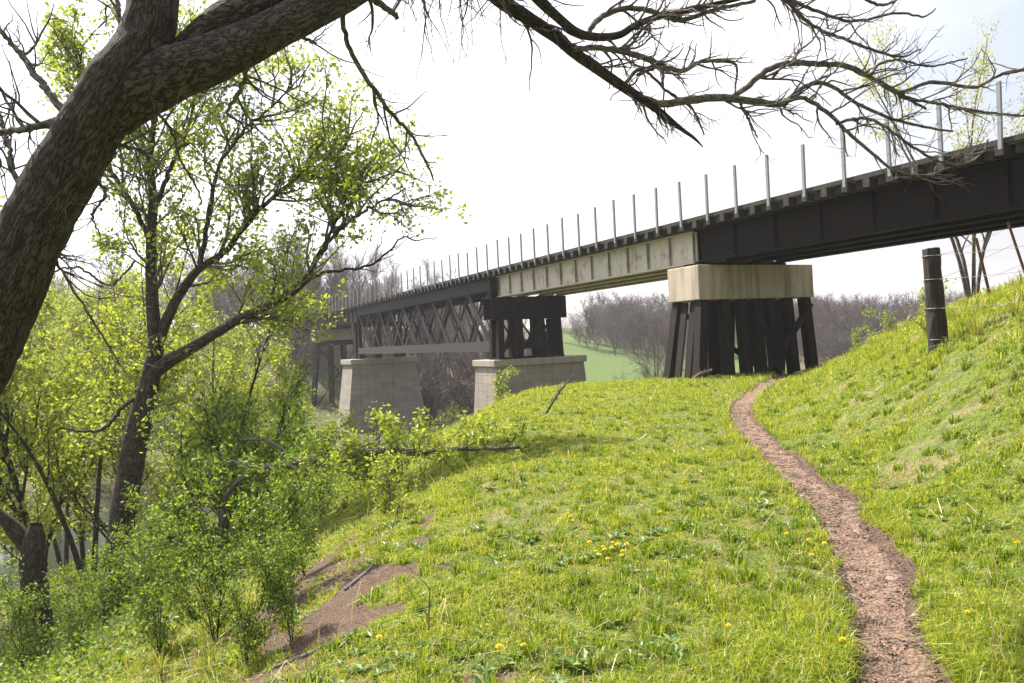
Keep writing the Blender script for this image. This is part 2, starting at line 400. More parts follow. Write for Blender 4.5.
def m_steel(name, base, rust, amt, rough=.6, spec=.3, warp=1.):
    m, N, L = mat(name); t = N.new('ShaderNodeTexCoord'); U = t.outputs['UV']
    n1 = noise(N, L, U, 1.1, 7, .65); n2 = noise(N, L, mapping(N, L, U, (2.2, .5, 1)), 2.0, 6, .7); n3 = noise(N, L, U, 30, 4)
    f = ramp(N, L, mixc(N, L, .5, n1, n2), [(amt, (0, 0, 0)), (amt + .13, (1, 1, 1))])
    c = mixc(N, L, f, mixc(N, L, n3, base, tuple(x * 1.35 for x in base)), mixc(N, L, n3, rust, tuple(x * .5 for x in rust)))
    finish(N, L, c, rough, n3, .15, .01, spec=spec); return m
M['grey_paint'] = m_steel('grey_painted_steel', (.40, .375, .32), (.28, .14, .06), .515)
M['grey_flange'] = m_steel('grey_flange_steel', (.38, .35, .27), (.24, .13, .06), .52)
M['stiff'] = m_steel('stiffener_steel', (.30, .29, .27), (.14, .075, .045), .47)
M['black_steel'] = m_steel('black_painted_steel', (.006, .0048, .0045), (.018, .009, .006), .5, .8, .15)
M['truss_steel'] = m_steel('grey_black_truss_steel', (.018, .018, .020), (.03, .022, .018), .56, .7, .2)
M['span_grey'] = m_steel('dull_grey_span_steel', (.036, .036, .038), (.045, .03, .022), .6, .7)
M['galv'] = m_steel('galvanised_steel', (.20, .205, .22), (.22, .2, .18), .6, .5, .4)
M['rust'] = m_steel('rusty_steel', (.09, .045, .03), (.14, .065, .035), .5, .85)
M['wire'] = m_steel('fence_wire_steel', (.13, .12, .12), (.1, .06, .04), .6, .5)
def m_wood(name, c1, c2, c3):
    m, N, L = mat(name); t = N.new('ShaderNodeTexCoord'); U = t.outputs['UV']
    n1 = noise(N, L, mapping(N, L, U, (14, .9, 1)), 1.5, 6, .65); n2 = noise(N, L, U, 1.2, 4)
    c = ramp(N, L, n1, [(.3, c1), (.55, c2), (.75, c3)]); c = mixc(N, L, n2, c, c1)
    finish(N, L, c, .9, n1, .6, .02); return m
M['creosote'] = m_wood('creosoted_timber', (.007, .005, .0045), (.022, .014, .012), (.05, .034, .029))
M['tie'] = m_wood('weathered_tie_timber', (.025, .022, .02), (.06, .055, .05), (.12, .11, .105))
M['plank'] = m_wood('weathered_plank', (.10, .095, .09), (.19, .18, .17), (.28, .27, .26))
M['post_wood'] = m_wood('old_post_wood', (.018, .014, .012), (.05, .038, .032), (.11, .085, .07))
M['stone_small'] = m_conc('path_stone', (.20, .155, .125), (.30, .24, .2), .1)
mm, N, L = mat('river_water'); g = N.new('ShaderNodeNewGeometry')
finish(N, L, (.035, .04, .03), .08, noise(N, L, g.outputs['Position'], 2.2, 5), .25, .05, spec=.6); M['water'] = mm
mm, N, L = mat('dandelion_petal'); finish(N, L, (.75, .52, .015), .7); M['dandelion'] = mm
mm, N, L = mat('dandelion_stalk'); finish(N, L, (.12, .2, .05), .7); M['stalk'] = mm

# bridge frame: a along the bridge (away from camera), b across (away), z up
TH = R(25.525); UB = np.array([-math.sin(TH), math.cos(TH)]); VB = np.array([math.cos(TH), math.sin(TH)]); P0 = np.array([11.74, 18.38])
def BR(p): return (P0[0] + UB[0] * p[0] + VB[0] * p[1], P0[1] + UB[1] * p[0] + VB[1] * p[1], p[2])
def BX(mb, a0, a1, b0, b1, z0, z1): mb.box(a0, a1, b0, b1, z0, z1, BR)
def BB(mb, p, q, w, h, side='a'):
    s = (UB[0], UB[1], 0) if side == 'a' else (VB[0], VB[1], 0)
    mb.beam(BR(p), BR(q), w, h, s)

# ------------------------------------------------------------------ ground
def axis(lo, hi, f0, f1, fine, gr=1.09, mxs=14):
    c = list(np.arange(f0, f1, fine)); s = fine; x = f1
    while x < hi: c.append(x); s = min(s * gr, mxs); x += s
    c.append(hi); s = fine; x = f0 - fine; left = []
    while x > lo: left.append(x); s = min(s * gr, mxs); x -= s
    left.append(lo); return np.array(left[::-1] + c)
ax = axis(-700, 800, -6, 11, .085); ay = axis(-60, 1500, 2.5, 17, .085)
GX, GY = np.meshgrid(ax, ay, indexing='ij'); GZ = H(GX, GY)
dm, n2 = dirt_mask(GX, GY)
GZ = GZ - .02 * dm * (fbm(GX * 9, GY * 9, 2)) 
nx, ny = GX.shape; ii = (np.arange(nx - 1)[:, None] * ny + np.arange(ny - 1)[None, :]).ravel()
ground = mk('ground', np.stack([GX, GY, GZ], -1).reshape(-1, 3), np.stack([ii, ii + ny, ii + ny + 1, ii + 1], -1), None, M['ground'], smooth=True)
tag(ground, kind='structure')
RD = rivd(GX, GY)
fieldm = sst(RD + 14 * (fbm(GX * .06, GY * .06) - .5), 24, 44) * sst(GX / np.maximum(GY, 1), .0, .05) * (1 - sst(GX / np.maximum(GY, 1), .3, .4))
lit = np.clip(sst(np.interp(GY, EY, EX) - GX, 3.5, 6) + sst(GY, 36, 42), 0, 1) * (1 - fieldm)
for nm, arr in (('dirt', dm * np.ones_like(GX)), ('field', fieldm), ('litter', lit)):
    a_ = ground.data.attributes.new(nm, 'FLOAT', 'POINT'); a_.data.foreach_set('value', arr.ravel().astype(np.float32))

# trodden path ribbon
ys = np.arange(2.0, 33, .09); NP = 15
us = np.linspace(-1, 1, NP)
pw = np.interp(ys, [0, 4, 9, 20, 30], [.18, .19, .19, .24, .3])
eL = pw * (1 + .5 * (fbm(ys * 1.3, ys * 0 + 3) - .5) + .5 * (fbm(ys * 8, ys * 0 + 7, 3) - .5)); eR = pw * (1 + .5 * (fbm(ys * 1.3, ys * 0 + 30) - .5) + .5 * (fbm(ys * 8, ys * 0 + 37, 3) - .5))
cx = np.interp(ys, PY, PX)
PXX = cx[:, None] + np.where(us[None] < 0, us[None] * eL[:, None], us[None] * eR[:, None])
PYY = np.broadcast_to(ys[:, None], PXX.shape)
PZZ = H(PXX, PYY) + .012 - .03 * (np.abs(us) ** 6)[None] + .02 * (fbm(PXX * 12, PYY * 12, 2) - .5)
jj = (np.arange(len(ys) - 1)[:, None] * NP + np.arange(NP - 1)[None]).ravel()
tag(mk('path', np.stack([PXX, PYY, PZZ], -1).reshape(-1, 3), np.stack([jj, jj + 1, jj + NP + 1, jj + NP], -1), None, M['path'], smooth=True), kind='structure')

# water surface
wx = [(-140, -60), (260, -60), (260, 220), (-140, 220)]
wq = []
pl = RIV[:-1]; tn = np.gradient(pl, axis=0); tn /= np.linalg.norm(tn, axis=1, keepdims=True); nn_ = np.stack([-tn[:, 1], tn[:, 0]], 1)
wv = np.concatenate([np.c_[pl + nn_ * 11, np.full(len(pl), -8.35)], np.c_[pl - nn_ * 11, np.full(len(pl), -8.35)]])
m_ = len(pl); wq = [(i + m_, i + m_ + 1, i + 1, i) for i in range(m_ - 1)]
tag(mk('river_water', wv, wq, None, M['water']), kind='structure')

# ------------------------------------------------------------------ bridge
def girder_span(label, a0, a1, beams, ztop, zbot, web, flange, stiff_mat, nst, fw=.38, rivets=False, group=None):
    o = BR((a0, beams[0], zbot)); t = thing('girder_span', o, label, 'bridge span', group)
    for k, b in enumerate(beams):
        w = MB(); BX(w, a0, a1, b - .012, b + .012, zbot + .05, ztop - .05); w.build('girder_web', web, t, o)
        f = MB(); BX(f, a0, a1, b - fw / 2, b + fw / 2, zbot, zbot + .05); BX(f, a0, a1, b - fw / 2, b + fw / 2, ztop - .05, ztop)
        BX(f, a0, a1, b - .12, b - .014, zbot + .052, zbot + .075) ; f.build('flange', flange, t, o)
        if k == 0:
            for i in range(nst):
                a = a0 + .12 + (a1 - a0 - .24) * i / (nst - 1)
                s = MB()
                BX(s, a - .05, a + .05, b - .032, b - .014, zbot + .08, ztop - .055)
                BX(s, a - .008, a + .008, b - .12, b - .034, zbot + .08, ztop - .055)
                if rivets:
                    for z in np.arange(zbot + .14, ztop - .1, .1):
                        BX(s, a - .04, a - .016, b - .046, b - .033, z, z + .03); BX(s, a + .016, a + .04, b - .046, b - .033, z, z + .03)
                s.build('stiffener', stiff_mat, t, o)
    x = MB()
    for i in range(int((a1 - a0) / 3)):
        a = a0 + 1.2 + i * 3
        for b, c in zip(beams[:-1], beams[1:]):
            x = MB(); BB(x, (a, b + .03, ztop - .2), (a, c - .03, zbot + .2), .09, .09); BB(x, (a + .085, b + .03, zbot + .2), (a + .085, c - .03, ztop - .2), .09, .09)
            x.build('cross_brace', flange, t, o)
    return t
beams = [.7, 1.95, 3.3, 4.5]
ZT, ZB = 3.85, 2.62
girder_span('black girder span at the right, from the concrete capped timber pier to the bank', -9.5, 11.95, beams, ZT, ZB, M['black_steel'], M['black_steel'], M['black_steel'], 12, .42)
girder_span('pale grey rust streaked girder span between the concrete capped pier and the truss', 12.05, 30.1, beams, ZT, ZB, M['grey_paint'], M['grey_flange'], M['stiff'], 13, .36, True)
girder_span('dull grey girder span beyond the lattice truss, ending on the far concrete capped bent', 63.1, 81.4, beams, ZT, 2.5, M['span_grey'], M['black_steel'], M['black_steel'], 12)
girder_span('farthest girder span running into the bare trees at the left end of the bridge', 81.5, 104, beams, ZT, 2.5, M['span_grey'], M['black_steel'], M['black_steel'], 10)

# lattice truss
o = BR((31, .6, -.52)); t = thing('truss_span', o, 'dark lattice truss span with crossing diagonals between the two stone piers', 'bridge span')
A0, A1, NPN = 30.85, 62.35, 9
for b in (.6, 4.6):
    m = MB(); BX(m, A0, A1, b - .2, b + .2, 3.1, 3.12); BX(m, A0, A1, b - .17, b - .15, 3.12, 3.8); BX(m, A0, A1, b + .15, b + .17, 3.12, 3.8); BX(m, A0, A1, b - .2, b + .2, 3.8, 3.82)
    m.build('top_chord', M['truss_steel'], t, o)
    m = MB(); BX(m, A0, A1, b - .2, b - .17, -.5, .08); BX(m, A0, A1, b + .17, b + .2, -.5, .08); BX(m, A0, A1, b - .24, b + .24, -.52, -.5); BX(m, A0, A1, b - .13, b + .13, -.2, -.18)
    m.build('bottom_chord', M['span_grey'] if b < 1 else M['truss_steel'], t, o)
    pw_ = (A1 - A0 - .8) / NPN
    for k in range(NPN):
        x0 = A0 + .4 + k * pw_; x1 = x0 + pw_
        near = k < NPN / 2
        m = MB(); BB(m, (x0, b - .09, -.15), (x1, b - .09, 3.3), .34 if near else .2, .07); m.build('diagonal', M['truss_steel'], t, o)
        m = MB(); BB(m, (x1, b + .06, -.15), (x0, b + .06, 3.3), .2 if near else .34, .07); m.build('diagonal', M['truss_steel'], t, o)
        m = MB(); BB(m, ((x0 + x1) / 2 + 0, b, .05), (x1 + pw_ * .2, b, 3.2), .07, .05); BB(m, (x1, b + .12, .05), (x0 + pw_ * .35, b + .12, 3.2), .06, .05); m.build('counter_rod', M['truss_steel'], t, o)
    for a in (A0 + .15, A1 - .15):
        m = MB(); BX(m, a - .15, a + .15, b - .15, b + .15, .085, 3.095); m.build('end_post', M['black_steel'], t, o)
for k in range(NPN + 1):
    a = A0 + .4 + k * pw_
    m = MB(); BX(m, a - .12, a + .12, .82, 4.38, -.42, -.1); m.build('floor_beam', M['truss_steel'], t, o)
    m = MB(); BX(m, a - .1, a + .1, .8, 4.4, 3.2, 3.6); m.build('top_strut', M['truss_steel'], t, o)
    if k < NPN:
        for z_ in (-.25, 3.3):
            m = MB(); BB(m, (a, .8, z_), (a + pw_, 4.4, z_), .08, .08, 'b'); m.build('lateral', M['truss_steel'], t, o)
m = MB()
for b in (.6, 4.6):
    for a in (30.9, 61.7):
        m = MB(); BX(m, a, a + .6, b - .3, b + .3, -.98, -.53); m.build('bearing', M['black_steel'], t, o)

# deck
o = BR((0, 0, 3.86)); t = thing('bridge_deck', o, 'long dark timber deck with a row of grey posts on its near edge', 'bridge deck')
DA0, DA1 = -9.5, 106.0
m = MB(); BX(m, DA0, DA1, .02, .2, 4.105, 4.24); BX(m, DA0, DA1, 4.95, 5.13, 4.105, 4.24); m.build('curb', M['tie'], t, o)
m = MB()
a = DA0
while a < DA1: BX(m, a, a + 5.95, .25, 4.9, 4.105, 4.16); a += 6
m.build('deck_boards', M['plank'], t, o)
tie_a = np.arange(DA0 + .2, DA1, .375)
def tie(a, big): 
    m = MB(); e = .0 if big else .1 + .1 * rng.random(); h = 3.855
    BX(m, a - .11, a + .11, -e * 0 + (.02 if big else .16 + .08 * rng.random()), 5.1, h, 4.1); return m
big = np.abs(((tie_a - .0) / .75) - np.round(tie_a / .75)) < .26
kk = [i for i, a in enumerate(tie_a) if big[i] and a > -2.2][:90]
for i in kk: tie(tie_a[i], True).build('tie', M['tie'], t, o)
mr_ = MB()
for i, a in enumerate(tie_a):
    if i not in kk: q = tie(a, bool(big[i])); mr_.V += q.V; mr_.Q += [tuple(x + mr_.n for x in f) for f in q.Q]; mr_.n += q.n
tag(mr_.build('ties', M['tie'], t, o), kind='stuff')
pm = None
for i in range(-5, 70):
    a = i * 1.5
    if pm is None or i < 0 or True:
        m = MB(); lean = .02 * rng.normal(); h = 5.62 + .05 * rng.normal() + (.12 if i > 8 else 0)
        zb = 3.98
        P = []
        for z, l in ((zb, 0), (h, lean)):
            for da, db in ((-.045, -.075), (.045, -.075), (.045, .0), (-.045, .0)): P.append(BR((a + da + l, db + l * .4, z)))
        m.hexa(P); m.build('railing_post', M['galv'], t, o)
for z in (4.6, 5.0, 5.4):
    c = np.array([[BR((x, -.08, z)) for x in np.linspace(-7, 103, 40)]])
    V, Q, U = tubes(c, np.full((1, 40), .004), 4); mk('rail_cable', V, Q, None, M['wire'], t, o, U)

# pier with concrete cap on a cluster of timber piles
o = BR((12.1, 2.8, -1.7)); t = thing('timber_pile_pier', o, 'nearest pier: broad pale concrete cap on black battered timber piles beside the path', 'bridge pier')
m = MB(); BX(m, 11.2, 13.05, 0.0, 5.7, 1.2, 2.49); m.build('concrete_cap', M['concrete'], t, o, bevel=.035)
m = MB()
BX(m, 11.7, 12.6, .45, 4.8, 2.495, 2.615); m.build('bearing_plate', M['black_steel'], t, o)
for r_, aa in enumerate((11.45, 12.8)):
    for b in ((.3, 1.3, 2.15, 2.85, 3.55, 4.45, 5.4), (.3, 1.2, 1.95, 2.75, 3.7, 5.4))[r_]:
        bat = (b - 2.9) * (.17 if b < 1 else .04); ab = (-.2, .3)[r_]
        zg = Hs(*BR((aa + ab, b + bat, 0))[:2]) - .3
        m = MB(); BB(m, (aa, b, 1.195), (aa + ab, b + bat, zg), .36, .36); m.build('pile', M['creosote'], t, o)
for (p, q, w) in (((11.1, 5.35, .9), (11.0, 2.9, -1.7), .3), ((11.15, 3.0, .2), (11.0, 3.5, -1.8), .15), ((13.1, .5, .9), (13.2, 4.8, -1.7), .3)):
    m = MB(); BB(m, p, q, w, .1); m.build('brace', M['creosote'], t, o)
m = MB()
for k in range(2):   # planks nailed over the near end of the pile rows
    BB(m, (11.85 + k * .5, .25, 1.15), (11.75 + k * .6, -.3, -1.9), .34, .07)
m.build('sheathing', M['creosote'], t, o)
m = MB(); BX(m, 12.0, 12.4, .95, 1.75, -2.1, 1.19); m.build('centre_post', M['creosote'], t, o)

# pier 2: stone base with dark tower
def frustum(mb, a0, a1, b0, b1, z1, z0, ba, bb):
    mb.hexa([BR(p) for p in ((a0 - ba, b0 - bb, z0), (a1 + ba, b0 - bb, z0), (a1 + ba, b1 + bb, z0), (a0 - ba, b1 + bb, z0), (a0, b0, z1), (a1, b0, z1), (a1, b1, z1), (a0, b1, z1))])
o = BR((30.6, 2.8, -9)); t = thing('stone_pier', o, 'low stone pier half hidden by the grass crest, carrying the dark steel tower', 'bridge pier')
m = MB(); frustum(m, 29.15, 32.1, -.2, 5.65, -1.42, -9.6, .35, .6); m.build('pier_shaft', M['stone'], t, o)
m = MB(); BX(m, 29.0, 32.25, -.35, 5.8, -1.415, -1.02); m.build('coping', M['stone_cap'], t, o, bevel=.04)
o = BR((29.9, 2.3, -1.0)); t = thing('steel_tower', o, 'short black tower of columns with a deep cap beam standing on the low stone pier', 'bridge tower')
m = MB(); BX(m, 29.3, 29.36, -.2, 4.7, 1.3, 2.6); BX(m, 30.5, 30.56, -.2, 4.7, 1.3, 2.6); BX(m, 29.37, 30.49, -.2, 4.7, 1.3, 1.36); BX(m, 29.37, 30.49, -.2, 4.7, 2.54, 2.6)
for b in np.arange(-.1, 4.7, .55): BX(m, 29.25, 29.295, b, b + .1, 1.32, 2.58)
m.build('cap_beam', M['black_steel'], t, o)
for b in (.35, 1.55, 3.0, 4.1):
    for a in (29.45, 30.4):
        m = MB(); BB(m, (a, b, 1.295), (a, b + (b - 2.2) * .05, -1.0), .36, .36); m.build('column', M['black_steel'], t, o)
m = MB()
for b, c in ((.35, 1.55), (1.55, 3.0), (3.0, 4.1)):
    BB(m, (29.3, b, 1.2), (29.3, c, -.8), .1, .08); BB(m, (29.4, c, 1.2), (29.4, b, -.8), .1, .08)
m.build('brace', M['black_steel'], t, o)
m = MB(); BX(m, 29.25, 30.6, .1, 4.4, -1.015, -.9); m.build('base_plate', M['black_steel'], t, o)

# pier 3
o = BR((63, 2.6, -10)); t = thing('stone_pier', o, 'tall tapering stone block pier standing free under the far end of the truss', 'bridge pier')
m = MB(); frustum(m, 61.2, 65.0, -.5, 5.7, -1.5, -10.6, .5, 1.2); m.build('pier_shaft', M['stone'], t, o)
m = MB(); BX(m, 61.0, 65.2, -.7, 5.9, -1.495, -1.0); m.build('coping', M['stone_cap'], t, o, bevel=.05)
o = BR((63.4, 2.6, -1)); t = thing('steel_tower', o, 'black post bent on the tall stone pier, holding the end of the far grey span', 'bridge tower')
m = MB(); BX(m, 62.75, 63.9, .2, 5.1, 2.1, 2.49); m.build('cap_beam', M['black_steel'], t, o)
for b in (.6, 2.6, 4.6):
    m = MB(); BX(m, 62.9, 63.7, b - .3, b + .3, -.99, 2.095); m.build('column', M['black_steel'], t, o)

# far bents
for a, lb in ((80.6, 'far bent with pale concrete cap and tall black legs, left of the tall pier'), (103, 'last black bent among the trees at the far left end of the bridge')):
    zg = Hs(*BR((a, 2.7, 0))[:2]); o = BR((a + .9, 2.7, zg)); t = thing('steel_bent', o, lb, 'bridge pier')
    m = MB(); BX(m, a, a + 1.9, 0, 5.5, 1.15, 2.45); m.build('concrete_cap', M['stone_cap'], t, o, bevel=.03)
    m = MB(); BX(m, a + .2, a + 1.7, .1, 5.4, .55, 1.145); m.build('cross_head', M['black_steel'], t, o)
    for b, e in ((.5, -.9), (2.0, -.2), (3.5, .2), (5.0, .9)):
        for da in (.35, 1.5):
            zz = Hs(*BR((a + da, b + e, 0))[:2]) - .4
            m = MB(); BB(m, (a + da, b, .545), (a + da, b + e, zz), .42, .36); m.build('leg', M['black_steel'], t, o)
    m = MB(); zz = zg + .5
    BB(m, (a + .1, .5, .3), (a + .1, 5.4, zz), .24, .1); BB(m, (a + .02, 5.0, .3), (a + .02, .0, zz), .24, .1)
    m.build('brace', M['black_steel'], t, o)

# ------------------------------------------------------------------ near trees
def px_branch(pts, K):
    """pts: (px, py, width_px, depth) -> centre line and radii"""
    A = np.array([[*at(x, y, Y), w * Y / FPX / 2] for x, y, w, Y in pts])
    r = resample(A, K); return r[:, :3], np.maximum(r[:, 3], .0015)
def tube1(pts, K, S, rough=0, seed=3):
    P, Rr = px_branch(pts, K)
    V, Q, U = tubes(P[None], Rr[None], S)
    if rough:
        n = np.repeat(np.arange(K), S); k = np.tile(np.arange(S), K)
        C = np.repeat(P, S, 0); D = V - C
        f = 1 + rough * (fbm(k / S * 9 + seed, n * .22, 3) - .5) * 2 * 1.0
        f = np.where(k == 0, f, f); V = C + D * f[:, None]
    return P, Rr, (V, Q, U)

o = at(-205, 850, 4.25); o[2] = Hs(o[0], o[1]) - .1
big = thing('leaning_tree', o, 'big rough barked tree leaning in from the left, bare limbs arching overhead', 'tree')
trunk_pts = [(-215, 930, 130, 4.25), (-205, 820, 112, 4.25), (-180, 690, 100, 4.2), (-140, 570, 92, 4.15), (-85, 460, 84, 4.1), (-35, 370, 77, 4.05), (5, 287, 71, 4.0), (33, 227, 67, 4.0), (62, 173, 64, 4.0), (92, 120, 63, 4.0), (122, 76, 62, 4.0), (143, 40, 56, 4.05), (152, 0, 52, 4.1), (158, -60, 46, 4.2), (150, -160, 40, 4.4), (130, -300, 28, 4.7)]
trunk_pts = [(x + 1.5, y + 1, w * .93, Y) for x, y, w, Y in trunk_pts]
P, Rr, T0 = tube1(trunk_pts, 260, 56, .10)
mk('trunk', T0[0], T0[1], None, M['bark'], big, o, T0[2], True)
limb1 = [(112, 120, 40, 4.02), (140, 92, 54, 4.02), (172, 74, 52, 4.05), (205, 62, 48, 4.1), (245, 44, 43, 4.2), (292, 20, 38, 4.35), (345, -6, 33, 4.6), (395, -32, 27, 5.0), (440, -40, 22, 5.4), (475, -22, 18, 5.8), (503, 2, 15.5, 6.0), (528, 18, 14, 6.1), (559, 39, 12, 6.2), (576, 54, 11, 6.3), (619, 84, 10, 6.4), (656, 109, 7.5, 6.5), (680, 128, 4.5, 6.6), (694, 138, 3, 6.65), (703, 147, 1.2, 6.7)]
limb2 = [(172, 66, 22, 4.1), (192, 46, 32, 4.15), (225, 20, 34, 4.2), (265, -4, 32, 4.35), (320, -35, 26, 4.6), (390, -70, 22, 5.0), (460, -60, 18, 5.4), (510, -30, 14, 5.7), (539, 0, 11, 5.9), (555, 15, 10, 6.0), (576, 32, 9, 6.1), (596, 37, 8, 6.2), (619, 35, 7.5, 6.3), (636, 25, 7, 6.3), (663, 15, 6, 6.4), (690, 10, 6, 6.5), (720, 3, 5, 6.6), (750, -4, 4, 6.7)]
limb_P = []
for pts, K, S in ((limb1, 150, 28), (limb2, 130, 24)):
    P, Rr, T0 = tube1(pts, K, S, .07, 9); limb_P.append((P, Rr))
    mk('limb', T0[0], T0[1], None, M['bark'], big, o, T0[2], True)
sec = [
 [(648, 104, 7, 6.5), (665, 104, 7.5, 6.5), (684, 101, 8, 6.5), (710, 97, 8, 6.6), (731, 98, 7.5, 6.6), (755, 101, 7, 6.7), (782, 104, 6.5, 6.8), (797, 92, 5, 6.9), (812, 84, 4.5, 7.0), (828, 84, 4, 7.0), (846, 96, 3.6, 7.1), (866, 108, 3.4, 7.2), (900, 121, 3, 7.3), (925, 127, 2.6, 7.4), (953, 131, 2, 7.5)],
 [(731, 98, 5, 6.6), (745, 88, 6, 6.7), (755, 79, 6, 6.7), (775, 67, 6, 6.8), (795, 63, 6, 6.9), (820, 64, 5.5, 7.0), (846, 66, 5.5, 7.1), (873, 79, 4.5, 7.2), (899, 93, 3.8, 7.3), (926, 109, 2.5, 7.4)],
 [(870, 76, 3, 7.2), (890, 91, 3, 7.2), (903, 91, 3.2, 7.3), (933, 82, 4, 7.4), (955, 85, 3.4, 7.4), (977, 87, 3.2, 7.5), (997, 76, 3, 7.5), (1024, 69, 3, 7.6), (1050, 62, 2, 7.7)],
 [(850, 68, 3, 7.1), (868, 76, 3, 7.1), (880, 64, 3, 7.1), (900, 60, 2.4, 7.2), (930, 66, 2, 7.2), (968, 58, 1.5, 7.2)],
 [(900, 97, 3, 7.3), (940, 104, 3, 7.4), (985, 112, 2.5, 7.5), (1024, 116, 2, 7.6)],
 [(784, 103, 5, 6.8), (802, 98, 4.5, 6.8), (829, 114, 4, 6.9), (846, 131, 3.6, 6.9), (866, 148, 3.2, 7.0), (886, 165, 2.8, 7.0), (903, 173, 2.5, 7.0), (926, 175, 2.2, 7.1), (950, 167, 1.6, 7.1)],
 [(836, 124, 3, 6.9), (846, 121, 3.2, 6.9), (866, 118, 3.2, 7.0), (886, 127, 3, 7.0), (913, 147, 2.8, 7.1), (940, 162, 2.6, 7.1), (967, 163, 2.4, 7.2), (984, 151, 2, 7.2), (988, 140, 1.4, 7.2)],
 [(572, 50, 5, 6.2), (590, 48, 6, 6.3), (609, 49, 6, 6.3), (643, 57, 6, 6.4), (680, 71, 5, 6.5), (701, 62, 4, 6.5), (718, 61, 3, 6.6), (736, 64, 3, 6.6), (736, 80, 2.2, 6.6), (735, 92, 2, 6.6)],
 [(589, 36, 5, 6.2), (592, 26, 6, 6.2), (603, 16, 6, 6.3), (626, 8, 5.5, 6.3), (653, 12, 5, 6.4), (680, 20, 5, 6.5), (718, 9, 4, 6.6), (755, 1, 3, 6.7)],
 [(740, -30, 5, 6.4), (772, -8, 5, 6.6), (788, 2, 4.5, 6.7), (812, 25, 3.6, 6.8), (852, 42, 3.2, 6.9), (886, 54, 2.6, 7.0), (905, 56, 2, 7.0), (919, 49, 1.4, 7.1)],
 [(740, -20, 4, 6.4), (780, -5, 4, 6.6), (819, 12, 3.5, 6.8), (852, 21, 3, 6.9), (899, 13, 2.4, 7.0), (925, 17, 1.8, 7.1), (936, 8, 1.2, 7.1)],
 [(850, -10, 3, 6.6), (880, 5, 3, 6.8), (903, -3, 2, 6.9)],
 [(637, 75, 3, 6.4), (660, 68, 3.5, 6.4), (663, 88, 2.5, 6.4)],
 [(622, 88, 4, 6.4), (637, 70, 4, 6.4), (650, 74, 3, 6.5), (668, 92, 3, 6.5), (690, 106, 2.5, 6.6), (698, 120, 2, 6.6), (704, 136, 1.6, 6.6)],
 [(740, 103, 3, 6.7), (748, 118, 2.5, 6.7), (757, 137, 1.6, 6.7)],
 [(342, 0, 6, 4.7), (345, 37, 5, 4.8), (362, 71, 5, 4.9), (387, 108, 4.2, 5.0), (411, 135, 3.2, 5.1), (425, 160, 2.6, 5.1), (434, 180, 1.6, 5.2)],
 [(355, -8, 7, 4.7), (378, 2, 7, 4.8), (398, 18, 5, 4.9)],
 [(70, 114, 13, 4.05), (55, 122, 9, 4.1), (30, 127, 7, 4.15), (0, 133, 6, 4.2), (-40, 140, 4, 4.3)],
 [(68, 116, 10, 4.0), (58, 104, 8, 4.0), (42, 84, 7, 4.05), (22, 56, 6, 4.1), (2, 33, 4, 4.15), (-15, 0, 3, 4.2)],
 [(20, 185, 6, 4.1), (12, 170, 5, 4.2), (8, 140, 4, 4.3), (-3, 110, 3, 4.4)],
 [(125, 46, 8, 4.1), (119, 20, 5, 4.2), (117, -15, 4, 4.3)],
 [(150, 105, 4, 4.1), (158, 114, 3.4, 4.2), (172, 132, 3, 4.3), (180, 158, 2.6, 4.4), (194, 182, 2.2, 4.5), (202, 202, 1.6, 4.6)],
 [(240, 52, 5, 4.2), (248, 62, 5, 4.25), (240, 90, 4.6, 4.3), (228, 112, 3.6, 4.35), (240, 122, 2.4, 4.4), (252, 134, 1.5, 4.4)],
 [(288, 26, 5, 4.35), (300, 36, 4, 4.4), (316, 43, 2.5, 4.4)],
 [(118, 145, 4, 4.1), (140, 150, 3.4, 4.2), (156, 160, 2.4, 4.3)],
 [(-20, 240, 4, 4.4), (10, 231, 3, 4.3), (30, 226, 3, 4.2), (46, 238, 3, 4.1), (60, 268, 3, 4.05), (80, 300, 2.4, 4.1), (108, 345, 2, 4.15), (126, 372, 1.4, 4.2)],
 [(96, 175, 4, 4.0), (105, 195, 3, 4.1), (92, 215, 2, 4.2), (100, 235, 1.6, 4.3)],
]
Ps, Rs, parts = [], [], []
for pts in sec:
    P, Rr = px_branch(pts, 40); P = P + rng.normal(size=P.shape) * .0035
    Ps.append(P); Rs.append(Rr)
Ps = np.array(Ps); Rs = np.array(Rs)
for q_ in range(len(Ps)):
    V, Q, U = tubes(Ps[[q_]], Rs[[q_]], 10); mk('branch', V, Q, None, M['bark_grey'], big, o, U, True)
# bare twigs
src = np.array([resample(p, 40) for p in [limb_P[0][0][75:], limb_P[1][0][70:]]]); srr = np.full((2, 40), .02)
allP = np.concatenate([Ps, src]); allR = np.concatenate([Rs, srr])
G = np.random.default_rng(4)
t1 = grow(allP, allR, 270, .08, .86, .62, 45, .08, .20, 9, .6, .0032, .012, g=G, bias=(.25, 0, 0))
t2 = grow(*t1, 760, .15, .9, .30, 45, .05, .2, 7, .7, .0024, .006, g=G)
hang = grow(np.stack([resample(limb_P[0][0][60:95], 40)]), np.full((1, 40), .02), 48, 0, 1, .8, 80, -.5, .2, 9, .5, .003, .006, g=G)
hang2 = grow(*hang, 130, .2, 1, .22, 40, -.3, .25, 6, .7, .0022, .004, g=G)
near = grow(Ps[[17, 18, 19, 23, 24, 25, 26]], Rs[[17, 18, 19, 23, 24, 25, 26]], 46, .15, 1, .42, 50, .0, .25, 8, .6, .003, .006, g=G)
near2 = grow(*near, 110, .2, 1, .2, 45, 0, .25, 6, .7, .002, .004, g=G)
V, Q, U = join([tubes(*x, 4) for x in (t1, t2, hang, hang2, near, near2)])
mk('twigs', V, Q, None, M['bark_grey'], big, o, U, True)

